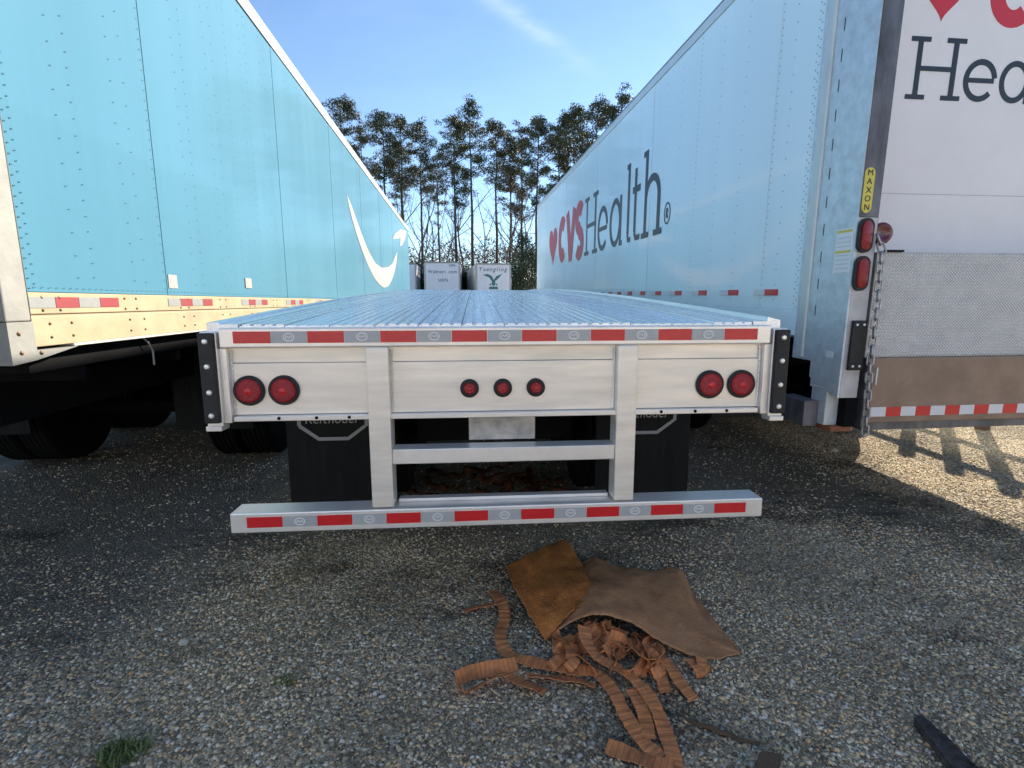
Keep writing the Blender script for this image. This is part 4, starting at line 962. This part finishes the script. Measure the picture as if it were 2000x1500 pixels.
def ribbon(pts, w, label, group='rust-brown straps', up=None, twist=0, thick=.0028, parent=None, name='leather_strap', n=None):
    """flat strap through (u, v, z) pixels; twist in radians turns it on edge along its length"""
    P = Q(pts); L_ = sum((c-a).length for a, c in zip(P, P[1:])); n = n or max(10, int(L_/.011)); V, F, UV = [], [], []; s = 0; prev = None
    tw = twist if isinstance(twist, (list, tuple)) else (twist, twist)
    rd = random.Random(int(pts[0][0])); 
    for i in range(n+1):
        t = i/n; p = curve_at(P, t); d_ = (curve_at(P, min(t+.01, 1))-curve_at(P, max(t-.01, 0))).normalized()
        if prev is not None: s += (p-prev).length
        prev = p
        side = d_.cross(Vector((0, 0, 1))).normalized(); nrm = side.cross(d_).normalized(); a = tw[0]+(tw[1]-tw[0])*t+.12*math.sin(i*.4+pts[0][0])
        sd_ = side*math.cos(a)+nrm*math.sin(a); nm = nrm*math.cos(a)-side*math.sin(a)
        ww = w*(1+.09*math.sin(i*PI))*(1+.05*rd.uniform(-1, 1)); p2 = p+nm*(.0015*math.sin(i*1.9))
        zlow = min((p2-sd_*ww/2).z, (p2+sd_*ww/2).z)
        if zlow < .007: p2 = p2+Vector((0, 0, .007-zlow))
        for q in (-.5, 0, .5): V.append(p2+sd_*ww*q+nm*0); UV.append((s, q+.5))
    for i in range(n):
        for k in range(2): F.append((i*3+k, i*3+k+1, i*3+k+4, i*3+k+3))
    o0 = P[0].copy(); o0.z = 0
    base = o0 if parent is None else hl
    me = bpy.data.meshes.new(name); me.from_pydata([v-base for v in V], [], F); uvl = me.uv_layers.new(name='UVMap')
    for lp in me.loops: uvl.data[lp.index].uv = UV[lp.vertex_index]
    o = link(name, me, STRAP, parent, None if parent else o0)
    md = o.modifiers.new('s', 'SOLIDIFY'); md.thickness = thick
    if parent is None: tag(o, label, 'strap', group)
    return o
ribbon([(962, 1152, .02), (980, 1178, .03), (986, 1205, .02), (977, 1240, .02), (990, 1274, .02), (1040, 1292, .025), (1105, 1306, .03), (1160, 1312, .03), (1195, 1345, .025), (1225, 1400, .02), (1255, 1445, .02), (1290, 1480, .02)], .056, 'longest rust strap snaking from upper left down to the bottom of the picture')
ribbon([(905, 1194, .012), (935, 1184, .02), (968, 1178, .03)], .05, 'short rust strap end poking out left, highest on the gravel', twist=(.2, .5))
ribbon([(1140, 1222, .09), (1148, 1256, .075), (1170, 1284, .06), (1215, 1308, .045), (1258, 1345, .035), (1285, 1390, .03), (1300, 1430, .02), (1315, 1475, .02), (1318, 1505, .02)], .058, 'rust strap leaving the hide opening and running to the bottom right', twist=(.3, 0))
ribbon([(1185, 1456, .02), (1230, 1472, .02), (1275, 1488, .025), (1315, 1500, .03)], .062, 'short wide rust strap lying crosswise at the bottom edge')
ribbon([(1010, 1296, .02), (960, 1305, .03), (915, 1315, .03), (892, 1328, .03)], .06, 'rust strap loop at far left, upper run standing on edge', twist=(.5, .95))
ribbon([(892, 1332, .028), (908, 1352, .03), (940, 1335, .03), (985, 1312, .03)], .055, 'rust strap loop at far left, lower paler run', twist=(.95, .5))
ribbon([(990, 1316, .03), (1015, 1330, .03), (1045, 1342, .03), (1066, 1352, .025)], .058, 'short orange-brown strap tongue pointing down, below the longest strap', twist=(.35, .3))
ribbon([(1030, 1318, .02), (1080, 1322, .03), (1130, 1328, .03), (1162, 1340, .028)], .055, 'orange-brown strap tucked under the longest strap in the middle', twist=(.4, .4))
ribbon([(1232, 1345, .03), (1250, 1375, .03), (1262, 1410, .02), (1268, 1440, .02)], .05, 'narrow rust strap lying between the two long straps')
for i, (a, c, lab) in enumerate([((1268, 1282), (1300, 1352), 'rust strap tongue under the hide edge, leftmost of four'), ((1302, 1286), (1356, 1366), 'longest rust strap tongue under the right hide edge'), ((1345, 1286), (1372, 1322), 'small rust strap tongue under the right hide edge'), ((1370, 1284), (1386, 1312), 'rightmost stubby rust strap tongue at the hide edge')]):
    m_ = ((a[0]+c[0])/2+5*(-1)**i, (a[1]+c[1])/2); ribbon([(*a, .03), (*m_, .03), (*c, .012)], .048, lab, twist=(.2, -.2))
random.seed(12)
for i in range(40):    # the tangle inside the opening belongs to the pile under the hide
    u0 = random.uniform(1085, 1285); v0 = 1204+abs(u0-1175)*.40+random.uniform(-2, 30); pts = [(u0, v0, max(.02, .07-abs(u0-1180)*.0005))]
    for k in range(3): pts.append((min(max(pts[-1][0]+random.uniform(-28, 30), 1075), 1290), min(pts[-1][1]+random.uniform(4, 28), 1318), random.uniform(.018, .06)))
    ribbon(pts, random.uniform(.035, .055), None, twist=(random.uniform(-1.3, 1.3), random.uniform(-1.3, 1.3)), parent=hide, name='tangled_strap')
# second pile under the flatbed
pile = empty('strap_pile', (.1, 3.9, gz(3.9))); tag(pile, 'dark heap of rust straps on the ground beneath the flatbed', 'strap heap')
rd = random.Random(8)
for i in range(16):
    x, y = rd.uniform(-.55, .75), rd.uniform(-.3, .35); a = rd.uniform(0, 6.3); V, F, UV = [], [], []; n = 14
    for k in range(n+1):
        a += rd.uniform(-.35, .35); x += .045*math.cos(a); y += .045*math.sin(a)*.7; z = .03+.16*max(0, 1-abs(x)/.9)*rd.uniform(.4, 1)
        for q in (-1, 1): V.append((x-q*.028*math.sin(a), y+q*.028*math.cos(a), z+q*.02*math.sin(k*.5+i))); UV.append((k*.045, q))
    for k in range(n): F.append((2*k, 2*k+1, 2*k+3, 2*k+2))
    me = bpy.data.meshes.new('strap'); me.from_pydata(V, [], F); ul = me.uv_layers.new(name='UVMap')
    for lp in me.loops: ul.data[lp.index].uv = UV[lp.vertex_index]
    me.shade_smooth(); o = link('tangled_strap', me, SHADESTRAP, pile); md = o.modifiers.new('s', 'SOLIDIFY'); md.thickness = .004

# sticks, planks, grass
def stick(u0, v0, u1, v1, r, name, label, cat, m):
    a, c = gpx(u0, v0, r*.9+.003), gpx(u1, v1, r*.9+.003); b = B(); rd = random.Random(int(u0)); n = 8; L_ = (c-a)
    tube(b, [L_*(i/n)+Vector((rd.uniform(-1, 1), rd.uniform(-1, 1), 0))*r*.7 for i in range(n+1)], [r*(.7+.5*math.sin(PI*i/n)+.1*rd.random()) for i in range(n+1)], 7)
    tag(link(name, done(b), m, None, a), label, cat)
stick(1340, 1404, 1482, 1456, .0075, 'stick', 'thin brown stick lying right of the strap ends', 'stick', WOOD)
stick(1770, 905, 1801, 850, .008, 'pale_streak', 'thin pale strip painted for a lit gap between shadows on the gravel behind the liftgate', 'lit streak', PALE)  # pale strip stands in for sunlight between two post shadows
def plank(pts, z, m, name, label, cat, bev=.004):
    P = [gpx(u, v, z) for u, v in pts]; o0 = P[0].copy(); o0.z = 0; b = B()
    A = [b.verts.new(p-o0) for p in P]; D = [b.verts.new(Vector((p.x, p.y, .004))-o0) for p in P]; n = len(P)
    b.faces.new(A); b.faces.new(D[::-1])
    for i in range(n): b.faces.new((A[i], A[(i+1) % n], D[(i+1) % n], D[i]))
    bmesh.ops.bevel(b, geom=list(b.edges), offset=bev, segments=2, affect='EDGES'); bmesh.ops.triangulate(b, faces=b.faces); bmesh.ops.subdivide_edges(b, edges=list(b.edges), cuts=4, use_grid_fill=True)
    for v_ in b.verts: v_.co += Vector((noise.noise(v_.co*22), noise.noise(v_.co*22+Vector((5, 0, 0))), .6*noise.noise(v_.co*30)))*.006
    tag(link(name, done(b), m, None, o0), label, cat)
plank([(1785, 1402), (1802, 1392), (1925, 1510), (1880, 1525)], .035, DWOOD, 'dark_plank', 'dark weathered plank lying at the bottom right corner', 'plank')
plank([(1484, 1466), (1527, 1470), (1520, 1512), (1470, 1508)], .045, WOOD, 'wood_block', 'small brown wood block at the bottom edge beside the stick', 'wood block')
def tuft(u, v, n, rad, hgt, m, label, seed):
    p = gpx(u, v); rn_ = random.Random(seed); V, F = [], []
    for i in range(n):
        a, r = rn_.uniform(0, 2*PI), rad*math.sqrt(rn_.random()); x, y = r*math.cos(a), r*math.sin(a)*.7; h_ = hgt*rn_.uniform(.4, 1); b_ = rn_.uniform(0, 2*PI); le = rn_.uniform(.3, 1.1)*h_
        dx, dy = math.cos(b_), math.sin(b_); w_ = .0028; i0 = len(V)
        V += [(x-dy*w_, y+dx*w_, 0), (x+dy*w_, y-dx*w_, 0), (x+dx*le*.4+dy*w_*.8, y+dy*le*.4-dx*w_*.8, h_*.65), (x+dx*le*.4-dy*w_*.8, y+dy*le*.4+dx*w_*.8, h_*.65), (x+dx*le, y+dy*le, h_)]
        F += [(i0, i0+1, i0+2, i0+3), (i0+3, i0+2, i0+4)]
    me = bpy.data.meshes.new('tuft'); me.from_pydata(V, [], F); tag(link('grass_tuft', me, m, None, p), label, 'grass tuft', 'grass tufts in the gravel')
tuft(240, 1475, 260, .085, .04, GRASS, 'green grass tuft at the bottom left corner of the gravel', 1)
tuft(580, 1130, 90, .16, .05, STRAW, 'dry straw-coloured grass below the left end of the underride guard', 2)
tuft(615, 1085, 60, .14, .04, STRAW, 'sparse dry grass just under the left end of the underride guard', 3)
tuft(555, 1335, 60, .05, .03, GRASS, 'tiny dark weed in the gravel left of the strap ends', 4)
tuft(355, 1280, 40, .07, .025, STRAW, 'small dry weed left of centre on the gravel', 5)
for i, (u, v, r, lab) in enumerate([(358, 1258, .022, 'pale stone standing out on the gravel at left'), (1397, 868, .05, 'dark clod on the ground right of the right mud flap'), (1628, 888, .035, 'pale lump at the left tip of the sunlit patch')]):
    b = B(); bmesh.ops.create_icosphere(b, subdivisions=2, radius=r)
    for v_ in b.verts: v_.co = v_.co*(1+.35*noise.noise(v_.co*30+Vector((i, 0, 0)))); v_.co.z *= .6
    zm = min(v_.co.z for v_ in b.verts); p = gpx(u, v, 0); p.z = gz(p.y)-zm*.75
    tag(link('stone', done(b), DWOOD if i == 1 else PALE, None, p), lab, 'stone')
